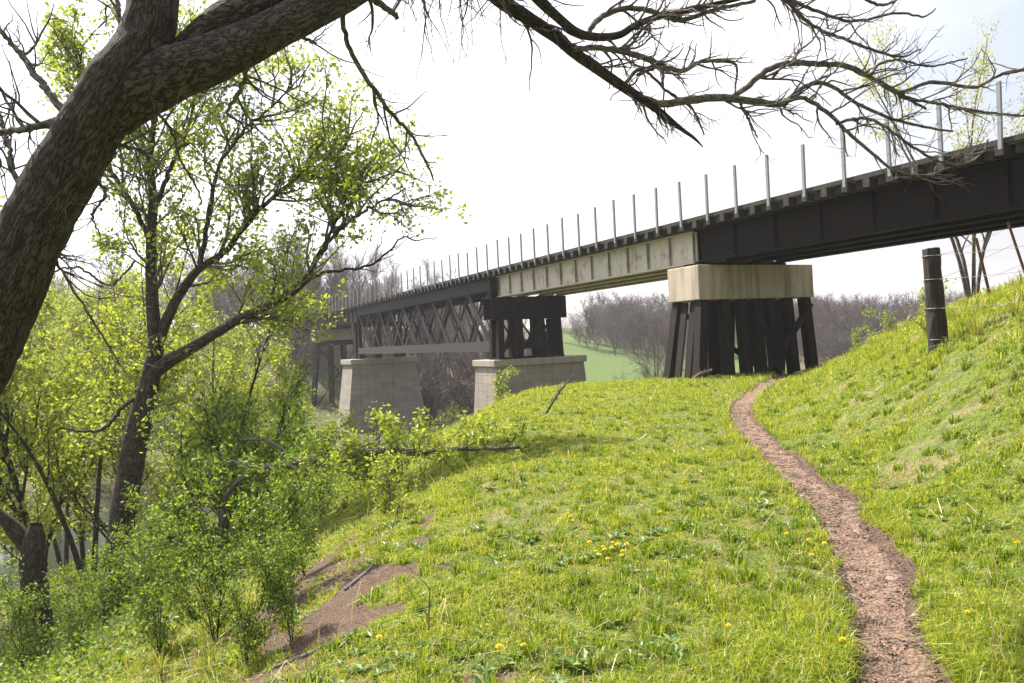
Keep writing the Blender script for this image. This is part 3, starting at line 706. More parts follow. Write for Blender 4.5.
# mid leafy tree
o = at(115, 605, 16.2); o[2] = Hs(o[0], o[1]) - .1
mt = thing('leafy_tree', o, 'slender dark tree in fresh leaf, its trunk forked, left of the bridge', 'tree')
mt_t = [
 [(112, 650, 34, 16.2), (116, 600, 31, 16.2), (119, 555, 29, 16.2), (127, 490, 27, 16.2), (138, 430, 26, 16.2), (150, 380, 26, 16.2), (156, 345, 20, 16.2), (152, 300, 17, 16.2), (151, 250, 14, 16.3), (153, 200, 12, 16.4), (150, 150, 9, 16.5), (158, 100, 6, 16.6), (162, 60, 4, 16.7), (170, 20, 2, 16.8)],
 [(152, 375, 20, 16.2), (168, 362, 19, 16.0), (200, 343, 15, 15.8), (238, 320, 13, 15.6), (278, 301, 11, 15.4), (303, 284, 10, 15.3), (315, 262, 7, 15.2), (328, 238, 5, 15.1), (342, 212, 3, 15.0), (350, 190, 2, 15)],
 [(300, 287, 5, 15.3), (317, 275, 5, 15.3), (338, 271, 4, 15.2), (358, 268, 3.5, 15.1), (375, 262, 3.2, 15.0), (390, 250, 2.6, 15.0), (403, 238, 2.2, 15.0), (418, 240, 1.6, 15), (436, 238, 1.2, 15)],
 [(156, 350, 16, 16.2), (166, 322, 15, 16.2), (180, 293, 13, 16.1), (200, 268, 11, 16.0), (222, 254, 9, 15.9), (240, 232, 8, 15.9), (262, 207, 6, 15.8), (294, 180, 5, 15.8), (320, 165, 3.5, 15.8), (345, 148, 2.5, 15.8)],
 [(200, 268, 8, 16.0), (205, 235, 7, 16.1), (212, 195, 6, 16.2), (222, 160, 5, 16.3), (250, 125, 4, 16.4), (285, 95, 2.5, 16.5), (310, 65, 1.6, 16.6)],
 [(150, 240, 8, 16.3), (130, 200, 6, 16.5), (100, 150, 5, 16.8), (85, 90, 3.5, 17), (80, 40, 2, 17)],
 [(135, 262, 3, 16.2), (110, 285, 3, 16), (80, 268, 3, 15.8), (50, 272, 2.4, 15.6)],
 [(152, 215, 7, 16.4), (170, 170, 6, 16.6), (190, 120, 4, 16.8), (200, 70, 3, 17), (215, 35, 1.6, 17)],
 [(294, 180, 6, 15.8), (325, 178, 5, 15.6), (352, 185, 4, 15.4), (380, 178, 3, 15.2), (402, 168, 2, 15)],
 [(315, 262, 6, 15.3), (335, 235, 5, 15.2), (358, 215, 4, 15.0), (382, 202, 3, 14.9), (404, 190, 2, 14.8)],
 [(145, 395, 5, 16.2), (125, 405, 4, 16.0), (108, 425, 3.6, 15.9), (88, 432, 3, 15.8), (58, 428, 2, 15.7)],
 [(117, 610, 9, 16.2), (150, 590, 8, 15.8), (165, 582, 6, 15.6), (190, 560, 3, 15.4)],
]
mt_t = [[(x, y, w * (.72 if y < 400 else .92), Y) for x, y, w, Y in p] for p in mt_t]
Ps = np.array([px_branch(p, 40)[0] for p in mt_t]); Rs = np.array([px_branch(p, 40)[1] for p in mt_t]); Ps = Ps + np.random.default_rng(3).normal(size=Ps.shape) * np.clip(.016 - Rs * .08, .004, .016)[:, :, None]
V, Q, U = tubes(Ps, Rs, 12); mk('trunk', V, Q, None, M['bark_dark'], mt, o, U, True)
G = np.random.default_rng(8)
sel = [0, 0, 1, 3, 3, 4, 5, 5, 7, 7, 8, 9]
Pc = np.array([resample(Ps[i][int(40 * s):], 40) for i, s in zip(sel, (.5, .6, .3, .15, .3, .1, .05, .2, .1, .3, .1, .1))]); Rc = np.full((len(sel), 40), .05)
b1 = grow(Pc, Rc, 190, .05, 1, 1.9, 50, .28, .16, 8, .6, .012, .03, g=G)
b2 = grow(*b1, 950, .15, 1, .85, 45, .2, .2, 6, .7, .007, .015, g=G)
low = grow(Ps[[0]], Rs[[0]], 16, .3, .6, 1.5, 60, .0, .2, 8, .3, .01, .02, g=G)
b2c = grow(*low, 60, .2, 1, .7, 45, .1, .2, 6, .7, .006, .01, g=G)
bare = grow(Ps[[2]], Rs[[2]], 14, .3, 1, .9, 40, .12, .2, 7, .6, .006, .012, g=G)
V, Q, U = join([tubes(*x, 4) for x in (b1, b2, low, b2c, bare)])
mk('branches', V, Q, None, M['bark_grey'], mt, o, U, True)
k1 = leaves(np.concatenate([b2[0]]), 21000, .10, .10, .35, g=G)
k2 = leaves(b1[0], 3200, .10, .12, .3, g=G); k3 = leaves(b2c[0], 1500, .10, .1, .2, g=G)
V = np.concatenate([k1[0], k2[0], k3[0]]); Q = np.arange(len(V)).reshape(-1, 4)
mk('foliage', V, Q, None, M['leaf_mid'], mt, o)

# dead stub trunk at lower left
o = at(38, 655, 13.6); o[2] = Hs(o[0], o[1]) - .1
st = thing('broken_trunk', o, 'broken dead trunk standing at the lower left with a side limb leaning off its top', 'dead tree')
P, Rr, T0 = tube1([(42, 690, 30, 13.6), (41, 650, 25, 13.6), (37, 610, 24, 13.6), (33, 570, 25, 13.6), (34, 540, 20, 13.6), (36, 524, 11, 13.6)], 50, 14, .25, 2)
mk('trunk', T0[0], T0[1], None, M['bark_dark'], st, o, T0[2], True)
P, Rr, T0 = tube1([(35, 555, 14, 13.6), (26, 545, 15, 13.6), (12, 527, 14, 13.5), (-5, 512, 11, 13.4), (-40, 490, 8, 13.2)], 30, 10, .2, 5)
mk('limb', T0[0], T0[1], None, M['bark_dark'], st, o, T0[2], True)

# ------------------------------------------------------------------ generators for background plants
def make_tree(name, seed, h, lean, leafmat, nleaf, lsize, barkm, spread=1., r0=None, bare=False, n1=26, n2=130, n3=0, stems=1, tmin=.25, up=.5):
    G = np.random.default_rng(seed); r0 = r0 or h * .018
    root = thing(name, (0, 0, 0), None, None)
    st = []
    for s in range(stems):
        ph = G.random() * 6.28; q = lean + (.18 * h if stems > 1 else 0)
        pts = np.array([[0, 0, -.4], [q * .15 * math.cos(ph), q * .15 * math.sin(ph), h * .25], [q * .5 * math.cos(ph) + G.normal() * h * .03, q * .5 * math.sin(ph) + G.normal() * h * .03, h * .6], [q * math.cos(ph), q * math.sin(ph), h * (.9 + .15 * G.random())]])
        st.append(resample(pts, 16))
    P = np.array(st); Rr = np.tile(r0 / math.sqrt(stems) * np.linspace(1, .15, 16), (stems, 1))
    V, Q, U = tubes(P, Rr, 7); mk('trunk', V, Q, None, barkm, root, (0, 0, 0), U, True)
    a = grow(P, Rr, n1, tmin, 1, h * .36 * spread, 48, up, .13, 8, .55, .01, 9, g=G, lt=.65)
    b = grow(*a, n2, .2, 1, h * .17 * spread, 42, up * .5, .18, 6, .6, .008 if bare else .006, 9, g=G)
    tb = [tubes(*a, 4), tubes(*b, 3)]; last = b
    if n3:
        c = grow(*b, n3, .15, 1, h * .09 * spread, 40, .2, .2, 4, .7, .008, 9, g=G); tb.append(tubes(*c, 3)); last = c
    V, Q, U = join(tb); mk('branches' if nleaf else 'crown', V, Q, None, barkm, root, (0, 0, 0), U, True)
    if nleaf:
        V, Q = leaves(np.concatenate([last[0]]), nleaf, lsize, lsize * 1.1, .1, g=G)
        mk('crown', V, Q, None, leafmat, root)
    return root
def place(root, x, y, rz, s, label, cat, group=None, first=False, dz=0):
    z = Hs(x, y) + dz
    if first:
        root.location = (x, y, z); root.rotation_euler = (0, 0, rz); root.scale = (s, s, s); c = root
    else: c = copy_tree(root, (x, y, z), rz, s)
    tag(c, label, cat, group); return c
used = set()
def put(root, *a, **k):
    f = root.name not in used; used.add(root.name)
    return place(root, *a, first=f, **k)
def pos(px, Y): d = ray(px, 360); return d[0] * Y, Y

# shrubs
sh = [make_tree('shrub', 100 + i, 2.6, .4, M['leaf_dark'], 3000, .08, M['bark_dark'], 1.35, .035, n1=34, n2=230, stems=6, tmin=.1, up=.25) for i in range(3)]
shp = [(238, 14.5, 1.15, 'tallest dark green shrub on the bank slope, right of the forked leafy tree'),
       (205, 12.6, .95, 'dark green shrub in front of the tallest one on the slope'),
       (266, 16.0, .8, 'green shrub at the foot of the bank slope under the fallen bare branch'),
       (170, 12.0, .62, 'low rounded shrub below the foot of the forked leafy tree'),
       (140, 11.2, .5, 'small leafy bush at the bottom edge between the dead trunk and the dark shrubs'),
       (255, 19.5, 1.1, 'bushy green shrub behind the tallest dark shrub, near the hanging leaves'),
       (90, 12.6, .55, 'small bush right of the broken dead trunk'),
       (10, 12.2, .6, 'small bush at the foot of the broken dead trunk, at the left edge')]
for i, (px, Y, s, lb) in enumerate(shp):
    x, y = pos(px, Y); put(sh[i % 3], x, y, i * 1.3, s, lb, 'shrub', 'shrubs on the bank slope')
def gp(px, py):
    d = ray(px, py); t = np.linspace(2.5, 60, 2500); hit = H(d[0] * t, d[1] * t) > d[2] * t
    k = int(np.argmax(hit)) if hit.any() else len(t) - 1
    return d * t[k]
for i, (bx, by, s, lb) in enumerate([(215, 640, .42, 'low leafy shrub at the bottom edge, nearest the viewer on the lower slope'), (270, 612, .5, 'dark shrub left of the bare soil, low on the slope'),
      (305, 575, .36, 'dark green shrub beside the upper end of the bare soil'), (322, 520, .34, 'shrub on the shaded slope just below the fallen branch'), (245, 668, .3, 'small shrub at the bottom edge between the low shrub and the bare soil'), (292, 640, .26, 'smallest shrub, beside the lower end of the bare soil'), (160, 660, .4, 'bright low shrub at the bottom edge left of the dark shrubs'),
      (75, 665, .42, 'leafy shrub at the bottom edge beside the broken trunk')]):
    q = gp(bx, by); put(sh[(i + 1) % 3], q[0], q[1], i * 1.9 + .5, s, lb, 'shrub', 'shrubs on the bank slope')
sb = make_tree('shrub', 131, 1.0, .2, M['leaf_mid'], 900, .06, M['bark_grey'], 1.3, .014, n1=16, n2=60, stems=4, tmin=.1, up=.3)
for i, (px, Y, s, lb) in enumerate([(437, 56, 2.6, 'dark bush on the river flat in the middle of the gap between stone piers'), (465, 60, 3.4, 'bush on the river flat against the low stone pier'), (385, 9.3, .75, 'small bright bush beside the bare soil at the top of the bank'),
      (500, 28, 1.25, 'bright yellow green bush in front of the low stone pier'),
      (885, 21, .85, 'sprawling leafy bush on the embankment skyline, left of the wooden post'),
      (862, 23, .7, 'small leafy bush leaning out at the left end of the embankment skyline'),
      (930, 13.2, .9, 'low green bush growing just behind the wooden fence post'),
      (435, 62, 3.2, 'green bush on the river flat seen between the two stone piers'),
      (452, 70, 4.0, 'larger green bush on the river flat behind the truss, between the stone piers'),
      (462, 12.0, .42, 'tuft like bush on the bank edge under the fallen branch tip'),
      (410, 10.6, .5, 'low bush at the top of the shaded bank slope')]):
    x, y = pos(px, Y); put(sb, x, y, i * 2.1, s, lb, 'bush', 'small bushes')

# yellow-green young trees on the river flat
yt = [make_tree('young_tree', 200 + i, 8.5, 1.2, M['leaf_yellow'], 9500, .12, M['bark_dark'], 1.1, .11, n1=30, n2=220, stems=1 + i % 2, tmin=.15, up=.3) for i in range(4)]
G = np.random.default_rng(21)
spots = [(-40, 21, .8), (20, 23, .85), (75, 25, .8), (175, 24, .72), (215, 27, .8), (255, 27, .7), (285, 29, .6), (-5, 43, 1.1), (45, 44, 1.1), (105, 46, 1.1), (160, 40, 1.05), (210, 44, 1.1), (255, 50, 1.1), (-20, 44, 1.15), (60, 50, 1.3), (120, 56, 1.3), (180, 62, 1.35), (235, 68, 1.3), (20, 62, 1.5), (90, 72, 1.6), (150, 80, 1.6)]
spots = [(28, 19, 1.12), (92, 20.5, 1.1)] + spots
names = ['tall at the left edge between the leaning trunk and the river', 'tall beside the slender dark double stem', 'at the left edge behind the broken trunk', 'close behind the broken dead trunk', 'left of the forked tree, near the river', 'just right of the forked trunk', 'behind the tallest dark shrub', 'left of the far bent', 'nearest the far bridge bent']
for i, (px, Y, s) in enumerate(spots):
    x, y = pos(px + G.normal() * 5, Y)
    r_ = float(rivd(np.array([x]), np.array([y]))[0])
    if abs(r_) < 5.8: continue
    lb = 'yellow green young tree ' + names[i] if i < 9 else 'yellow green tree in the leafy mass along the far river bank at the left'
    put(yt[i % 4], x, y, i * 1.7, s, lb, 'tree', 'young trees along the river' if i < 9 else 'leafy trees on the far river bank')
slim = make_tree('slender_tree', 260, 7.0, 1.4, M['leaf_yellow'], 1500, .11, M['bark_dark'], .9, .13, n1=16, n2=80, stems=2, tmin=.4, up=.4)
for px, Y, s, lb in ((80, 19, .95, 'slender dark double stem behind and left of the forked leafy tree'), (216, 18, .8, 'thin dark stem among the green shrubs right of the forked tree'), (55, 27, 1.0, 'thin dark stems by the water at the left')):
    x, y = pos(px, Y); put(slim, x, y, px, s, lb, 'tree', 'slender dark stems')

# bare trees on the bluff behind the bridge
bt = [make_tree('bare_tree', 300 + i, 12, 1.2, None, 0, 0, M['twig_pink'], 1.0, .16, True, n1=34, n2=260, n3=1500, tmin=.25, up=.55) for i in range(4)]
pk = make_tree('round_bare_tree', 350, 7.5, .5, None, 0, 0, M['twig_pink'], 1.45, .14, True, n1=44, n2=420, n3=2600, stems=3, tmin=.1, up=.15)
G = np.random.default_rng(31)
for i in range(26):
    px = 262 + (i % 13) * 14 + G.normal() * 3; Y = 112 + 14 * (i // 13) + G.normal() * 5
    x, y = pos(px, Y); put(bt[i % 4], x, y, i * 1.1, .95 + .3 * G.random(), 'bare purplish tree on the bluff behind the far end of the bridge railing', 'tree', 'bare trees on the far bluff')
for i in range(16):
    px = 395 + i * 9 + G.normal() * 3; Y = 92 + G.random() * 25
    x, y = pos(px, Y); put(bt[i % 4], x, y, i * 1.9, .55 + .3 * G.random(), 'bare grey tree on the far bank seen through and below the lattice truss', 'tree', 'bare trees behind the truss')
for i in range(7):
    px = 563 + i * 9 + G.normal() * 2; Y = 172 + G.random() * 12
    x, y = pos(px, Y); put(pk, x, y, i * 1.9, .75 + .07 * i, 'bare tree on the left skyline edge of the wood on the green hill', 'tree', 'bare trees at the hilltop edge')
x, y = pos(655, 85); put(pk, x, y, 0, 1.35, 'broad pinkish bare tree in front of the green hillside, left of the timber pier', 'tree')

# woods that read as one mass
def wood(name, label, spots, h, seed, m, leafm=None, lf=0.0):
    G = np.random.default_rng(seed); 
    n = len(spots); xs = np.array([s[0] for s in spots]); ys = np.array([s[1] for s in spots]); zs = H(xs, ys)
    hh = h * (.7 + .5 * G.random(n))
    P = np.stack([np.stack([xs + G.normal(size=n) * .04 * hh * k, ys + 0 * xs, zs - .3 + hh * k / 5], 1) for k in range(6)], 1)
    Rr = (hh * .012)[:, None] * np.linspace(1, .25, 6)[None]
    a = grow(P, Rr, n * 26, .08, 1, h * .44, 55, .35, .14, 6, .6, .03, 9, g=G, lt=.5)
    b = grow(*a, n * 210, .15, 1, h * .24, 45, .2, .2, 4, .6, .035, 9, g=G)
    V, Q, U = join([tubes(P, Rr, 5), tubes(*a, 3), tubes(*b, 3)])
    o = mk(name, V, Q, None, m, None, (float(xs.mean()), float(ys.mean()), float(zs.min())), U)
    tag(o, label, 'wood', kind='stuff')
G = np.random.default_rng(44)
sp = []
while len(sp) < 230:
    px = 588 + G.random() * 270; Y = 160 + G.random() * 60; x, y = pos(px, Y)
    sp.append((x, y))
wood('hilltop_wood', 'grey bare wood crowning the green hill under the pale girder span', sp, 9.5, 5, M['twig_pink'])
sp = [pos(800 + G.random() * 190, 140 + G.random() * 90) for _ in range(190)]
wood('hillside_wood', 'hazy grey brown wood on the distant hillside right of the timber pier', sp, 10, 6, M['twig_pink'])
sp = [pos(200 + G.random() * 330, 118 + G.random() * 60) for _ in range(110)]
wood('bluff_wood', 'mass of bare trees covering the bluff behind the truss and far spans', sp, 10, 7, M['twig_pink'])
sp = [pos(370 + G.random() * 170, 78 + G.random() * 40) for _ in range(120)]
wood('thicket', 'grey brown thicket on the far bank seen beneath the truss', sp, 4.5, 12, M['twig_pink'])
sp = [pos(20 + G.random() * 300, 95 + G.random() * 70) for _ in range(70)]
wood('far_left_wood', 'mass of bare trees far behind the leafy river bank at the left', sp, 10, 8, M['twig_pink'])

# tree behind the fence
ft = make_tree('fence_tree', 400, 11.0, 1.6, M['leaf_pale'], 5600, .10, M['bark_grey'], 1.0, .15, n1=30, n2=230, stems=4, tmin=.2, up=.5)
x, y = pos(975, 27); put(ft, x, y, .6, 1.0, 'multi stemmed tree with sparse pale new leaves behind the wire fence', 'tree')
#x, y = pos(1090, 24); put(ft, x, y, 2.6, .9, 'pale leaved tree just beyond the right edge whose twigs reach in by the far fence stake', 'tree')

# fallen branch with leafy shoots
o = at(262, 470, 11.2); G = np.random.default_rng(55)
fb = thing('fallen_branch', at(255, 480, 11.6), 'long bare branch lying across the bank top with bright leafy shoots', 'branch')
o = np.array(fb.location)
fpts = [[(232, 462, 5, 12.4), (262, 468, 7, 12.2), (300, 462, 8, 12.0), (340, 455, 8, 11.9), (380, 451, 8, 11.8), (420, 452, 7, 11.7), (450, 449, 5, 11.6), (485, 449, 4, 11.5), (520, 447, 3, 11.5)],
        [(262, 468, 5, 12.2), (285, 466, 5, 12.0), (310, 470, 4.5, 11.9), (345, 461, 4, 11.9), (375, 460, 3, 11.9)],
        [(300, 463, 4, 12.0), (285, 452, 3.5, 12.1), (265, 440, 3, 12.2), (240, 440, 2, 12.3)],
        [(375, 452, 4, 11.8), (380, 470, 3, 11.7), (382, 498, 2.6, 11.5), (379, 520, 2, 11.2)],
        [(262, 468, 5, 12.2), (240, 480, 5, 12.2), (225, 500, 5, 12.2), (222, 530, 5, 12.2)]]
Ps = np.array([px_branch(p, 30)[0] for p in fpts]); Rs = np.array([px_branch(p, 30)[1] for p in fpts]); Ps += G.normal(size=Ps.shape) * .006
V, Q, U = tubes(Ps, Rs, 8); mk('stem', V, Q, None, M['bark_grey'], fb, o, U, True)
s1 = grow(Ps[[0, 1]], Rs[[0, 1]], 72, .3, 1.0, .85, 60, .3, .26, 7, .5, .006, .012, g=G, lt=.3)
s2 = grow(*s1, 190, .3, 1, .3, 45, .25, .2, 5, .7, .004, .008, g=G)
V, Q, U = join([tubes(*s1, 4), tubes(*s2, 3)]); mk('shoots', V, Q, None, M['bark_grey'], fb, o, U, True)
V, Q = leaves(s2[0], 4200, .07, .06, .1, g=G); mk('foliage', V, Q, None, M['leaf_mid'], fb, o)

# ------------------------------------------------------------------ fence
o = at(937, 343, 11.0); o[2] = Hs(o[0], o[1])
fe = thing('wire_fence', o, 'old wire fence on the embankment with thick wooden post and rusty stakes', 'fence')
p0 = at(939, 352, 11.0); p1 = at(931, 249, 11.1)
V, Q, U = tubes(np.array([np.linspace(p0 - [0, 0, .2], p1, 12)]), np.array([np.linspace(.135, .115, 12)]), 14)
V = V + rng.normal(size=V.shape) * .004
n = len(V); cap = mk('wooden_post', np.vstack([V, p1 + [0, 0, -.012]]), Q, [(n - 14 + k, n - 14 + (k + 1) % 14, n) for k in range(14)], M['post_wood'], fe, o, None, False)
ul = cap.data.uv_layers.new(name='UVMap'); ul.data.foreach_set('uv', np.concatenate([U, np.zeros((42, 2))]).astype(np.float32).ravel())
stakes = [((993, 302), (976, 238), 13.8), ((1032, 285), (1008, 222), 15.5)]
sp_ = []
for (b, tpx, Y) in stakes:
    q0 = at(*b, Y); q1 = at(*tpx, Y); q0[2] = Hs(q0[0], q0[1]) - .2
    m = MB(); m.beam(q0, q1, .05, .012, (1, 0, 0)); m.beam(q0 + [0, .02, 0], q1 + [0, .02, 0], .012, .04, (1, 0, 0)); m.build('metal_stake', M['rust'], fe, o); sp_.append((q0, q1))
e0 = at(1150, 330, 8.0); e1 = at(1150, 215, 8.0)
for f in (.12, .42, .70, .93):
    a = p0 + (p1 - p0) * f + np.array([0, -.13, 0])
    for (b, sg) in ((e0 + (e1 - e0) * f, .05), (sp_[0][0] + (sp_[0][1] - sp_[0][0]) * min(.97, f + .02), .03)):
        L_ = np.linspace(0, 1, 40)[:, None]; c = a * (1 - L_) + b * L_; c[:, 2] -= sg * 4 * (L_ * (1 - L_))[:, 0] + .006 * np.sin(L_[:, 0] * 90)
        V, Q, U = tubes(c[None], np.full((1, 40), .0032), 4); mk('fence_wire', V, Q, None, M['wire'], fe, o, U)
    a2 = sp_[0][0] + (sp_[0][1] - sp_[0][0]) * f; b2 = sp_[1][0] + (sp_[1][1] - sp_[1][0]) * f
    V, Q, U = tubes(np.linspace(a2, b2, 10)[None], np.full((1, 10), .0032), 4); mk('fence_wire', V, Q, None, M['wire'], fe, o, U)
    V, Q, U = tubes(np.array([[p0 + (p1 - p0) * f + .126 * np.array([math.cos(t_), math.sin(t_), 0]) for t_ in np.linspace(0, 6.28, 16)]]), np.full((1, 16), .006), 4)
    mk('wire_wrap', V, Q, None, M['wire'], fe, o, U)
m = MB(); q0 = e0.copy(); q0[2] = Hs(q0[0], q0[1]) - .2; m.beam(q0, e1, .2, .2); m.build('end_post', M['post_wood'], fe, o)

# ------------------------------------------------------------------ grass and ground plants
def blades(n, seed, name, label, m, dmin, dmax, amin, amax, hfun, wfun, maskf, bend=.5):
    G = np.random.default_rng(seed)
    d = dmin * np.exp(G.random(n) * math.log(dmax / dmin)); a = amin + (amax - amin) * G.random(n)
    X = np.sin(a) * d; Y = np.cos(a) * d
    keep = G.random(n) < maskf(X, Y, d); X, Y, d = X[keep], Y[keep], d[keep]; n = len(X)
    Z = H(X, Y) - .01
    h = hfun(X, Y, d, G); w = wfun(d)
    ph = G.random(n) * 6.283; lean = np.abs(G.normal(size=n)) * bend + .08
    lx = np.cos(ph) * lean; ly = np.sin(ph) * lean
    q = G.random(n) * 6.283; sx = np.cos(q) * w; sy = np.sin(q) * w
    B = np.stack([X, Y, Z], 1); S = np.stack([sx, sy, 0 * sx], 1)
    k1 = np.stack([lx * h * .3, ly * h * .3, h * .6], 1); k2 = np.stack([lx * h, ly * h, h * np.maximum(.25, 1 - lean * .45)], 1)
    V = np.stack([B - S, B + S, B + k1 + S * .8, B + k1 - S * .8, B + k2], 1).reshape(-1, 3)
    i = (np.arange(n) * 5)[:, None]
    o = mk(name, V, i + np.array([[0, 1, 2, 3]]), i + np.array([[3, 2, 4]]), m)
    tag(o, label, 'grass', kind='stuff'); return o
def gm(X, Y, d):
    m, n2 = dirt_mask(X, Y); ex = np.interp(Y, EY, EX); s = ex - X
    k = (1 - sst(m, .25, .7))
    k = k * (1 - .65 * sst(n2, .52, .62))
    k = k * (1 - .6 * sst(s, 3.0, 5))
    k = k * (1 - .3 * sst(fbm(X * .9 + 60, Y * .9 + 11, 4), .5, .6))
    return k * (H(X, Y) > -7.4)
def gh(X, Y, d, G):
    c = fbm(X * 2.4 + 9, Y * 2.4, 3); c2 = vnoise(X * 7, Y * 7)
    px = np.interp(Y, PY, PX); e = sst(X - px, 1.6, 3.2)
    h = (.025 + .06 * sst(c, .45, .75) + .04 * c2 * c2) * (1 + 1.1 * e + .8 * sst(d, 9, 26)) * (.5 + .8 * G.random(len(X)))
    near_path = np.exp(-((np.abs(X - px) - .3) / .2) ** 2)
    return h * (1 + .5 * near_path)
blades(1250000, 1, 'grass', 'bright green spring grass covering the bank and both sides of the path', M['grass'], 2.6, 40, R(-48), R(52), gh, lambda d: .0017 + .0004 * np.clip(d, 0, 30), gm, .8)
blades(60000, 2, 'dry_grass', 'scattered dry straw stalks among the green grass', M['straw'], 2.6, 32, R(-45), R(50), lambda X, Y, d, G: .05 + .16 * G.random(len(X)) ** 2 + .25 * (G.random(len(X)) ** 6) , lambda d: .0012 + .0004 * d, lambda X, Y, d: (1 - dirt_mask(X, Y)[0]) * (.15 + .3 * (np.interp(Y, EY, EX) > X) + .5 * sst(X - np.interp(Y, PY, PX), 2, 4)), 1.2)
def centres(n, seed, dmax, mfun):
    G = np.random.default_rng(seed); d = 2.6 * np.exp(G.random(n) * math.log(dmax / 2.6)); a = R(-46) + R(98) * G.random(n)
    X = np.sin(a) * d; Y = np.cos(a) * d; m_, _ = dirt_mask(X, Y)
    k = (m_ < .35) & (G.random(n) < mfun(X, Y)) & (H(X, Y) > -7.2); return X[k], Y[k], d[k], G
def tufts(n, per, seed, name, label, m, hh, dmax=30, mfun=lambda X, Y: 1.):
    X, Y, d, G = centres(n, seed, dmax, mfun); n = len(X)
    hs = hh * (.5 + .9 * G.random(n)); rad = .025 + .05 * G.random(n)
    X = np.repeat(X, per); Y = np.repeat(Y, per); h = np.repeat(hs, per) * (.5 + .6 * G.random(n * per)); rad = np.repeat(rad, per); d = np.repeat(d, per)
    a = G.random(n * per) * 6.283; q = np.sqrt(G.random(n * per)); X = X + np.cos(a) * q * rad; Y = Y + np.sin(a) * q * rad; Z = H(X, Y) - .01
    w = .0017 + .0004 * d; lean = .15 + .75 * q * G.random(n * per)
    t_ = a + G.normal(size=n * per) * .5; lx = np.cos(t_) * lean; ly = np.sin(t_) * lean; sx = -np.sin(t_) * w; sy = np.cos(t_) * w
    B = np.stack([X, Y, Z], 1); S = np.stack([sx, sy, 0 * sx], 1)
    V = np.stack([B - S, B + S, B + np.stack([lx * h * .35, ly * h * .35, h * .65], 1) + S * .8, B + np.stack([lx * h * .35, ly * h * .35, h * .65], 1) - S * .8, B + np.stack([lx * h, ly * h, h * (1 - lean * .35)], 1)], 1).reshape(-1, 3)
    i = (np.arange(n * per) * 5)[:, None]
    tag(mk(name, V, i + np.array([[0, 1, 2, 3]]), i + np.array([[3, 2, 4]]), m), label, 'grass', kind='stuff')
tufts(4600, 40, 91, 'grass_tufts', 'taller darker grass tufts dotted over the bank', M['grass_dark'], .095)
tufts(1500, 46, 92, 'long_grass', 'long pale grass on the upper embankment by the fence', M['grass_pale'], .30, 22, lambda X, Y: sst(X - np.interp(Y, PY, PX), 2.2, 3.6) * .9 + .25 * (np.interp(Y, EY, EX) > X + .6))
X, Y, d, G = centres(6000, 93, 24, lambda X, Y: sst(fbm(X * .8 + 20, Y * .8 + 30, 3), .42, .6)); n = len(X)
V = []; per = 8
a = (np.arange(per)[None] / per * 6.283 + G.random((n, 1)) * 6 + G.normal(size=(n, per)) * .3).ravel(); L_ = (np.repeat(.03 + .055 * G.random(n), per)) * (.6 + .6 * G.random(n * per))
X = np.repeat(X, per); Y = np.repeat(Y, per); Z = H(X, Y) + .012; B = np.stack([X, Y, Z], 1)
D = np.stack([np.cos(a), np.sin(a), .25 + .6 * G.random(n * per)], 1) * L_[:, None]; S = np.stack([-np.sin(a), np.cos(a), 0 * a], 1) * (L_ * .22)[:, None]
V = np.stack([B, B + D * .5 + S, B + D * [1, 1, .6], B + D * .5 - S], 1).reshape(-1, 3)
tag(mk('broadleaf_weeds', V, np.arange(len(V)).reshape(-1, 4), None, M['weed']), 'low broadleaf weeds and dandelion rosettes among the grass', 'weeds', kind='stuff')
# rank leafy ground cover on the lower slope and river flat
def cover(n, seed, name, label, m, xr, yr, size, hmax, mask):
    G = np.random.default_rng(seed); X = xr[0] + (xr[1] - xr[0]) * G.random(n); Y = yr[0] + (yr[1] - yr[0]) * G.random(n)
    k = G.random(n) < mask(X, Y); X, Y = X[k], Y[k]; n = len(X)
    Z = H(X, Y); c = fbm(X * .7, Y * .7, 3); hh = hmax * sst(c, .35, .7) * G.random(n)
    V, Q = leaf_at(np.stack([X, Y, Z + hh], 1), size, G, -.6, .6)
    tag(mk(name, V, Q, None, m), label, 'ground cover', kind='stuff')
ex_ = lambda Y: np.interp(Y, EY, EX)
cover(280000, 3, 'undergrowth', 'dense leafy undergrowth over the lower slope at the left', M['leaf_dark'], (-22, -1.8), (4.5, 34), .05, .6, lambda X, Y: np.clip((ex_(Y) - X - 1.7) / 1.5, 0, 1) * (H(X, Y) > -8.2) * (fbm(X * .5 + 3, Y * .5) > .4))
cover(60000, 4, 'river_flat_cover', 'green ground cover on the river flat below the bridge', M['leaf_dark'], (-60, 30), (34, 110), .22, 1.3, lambda X, Y: (H(X, Y) > -8.3) * (fbm(X * .2 + 3, Y * .2) > .42) * (rivd(X, Y) < 60))
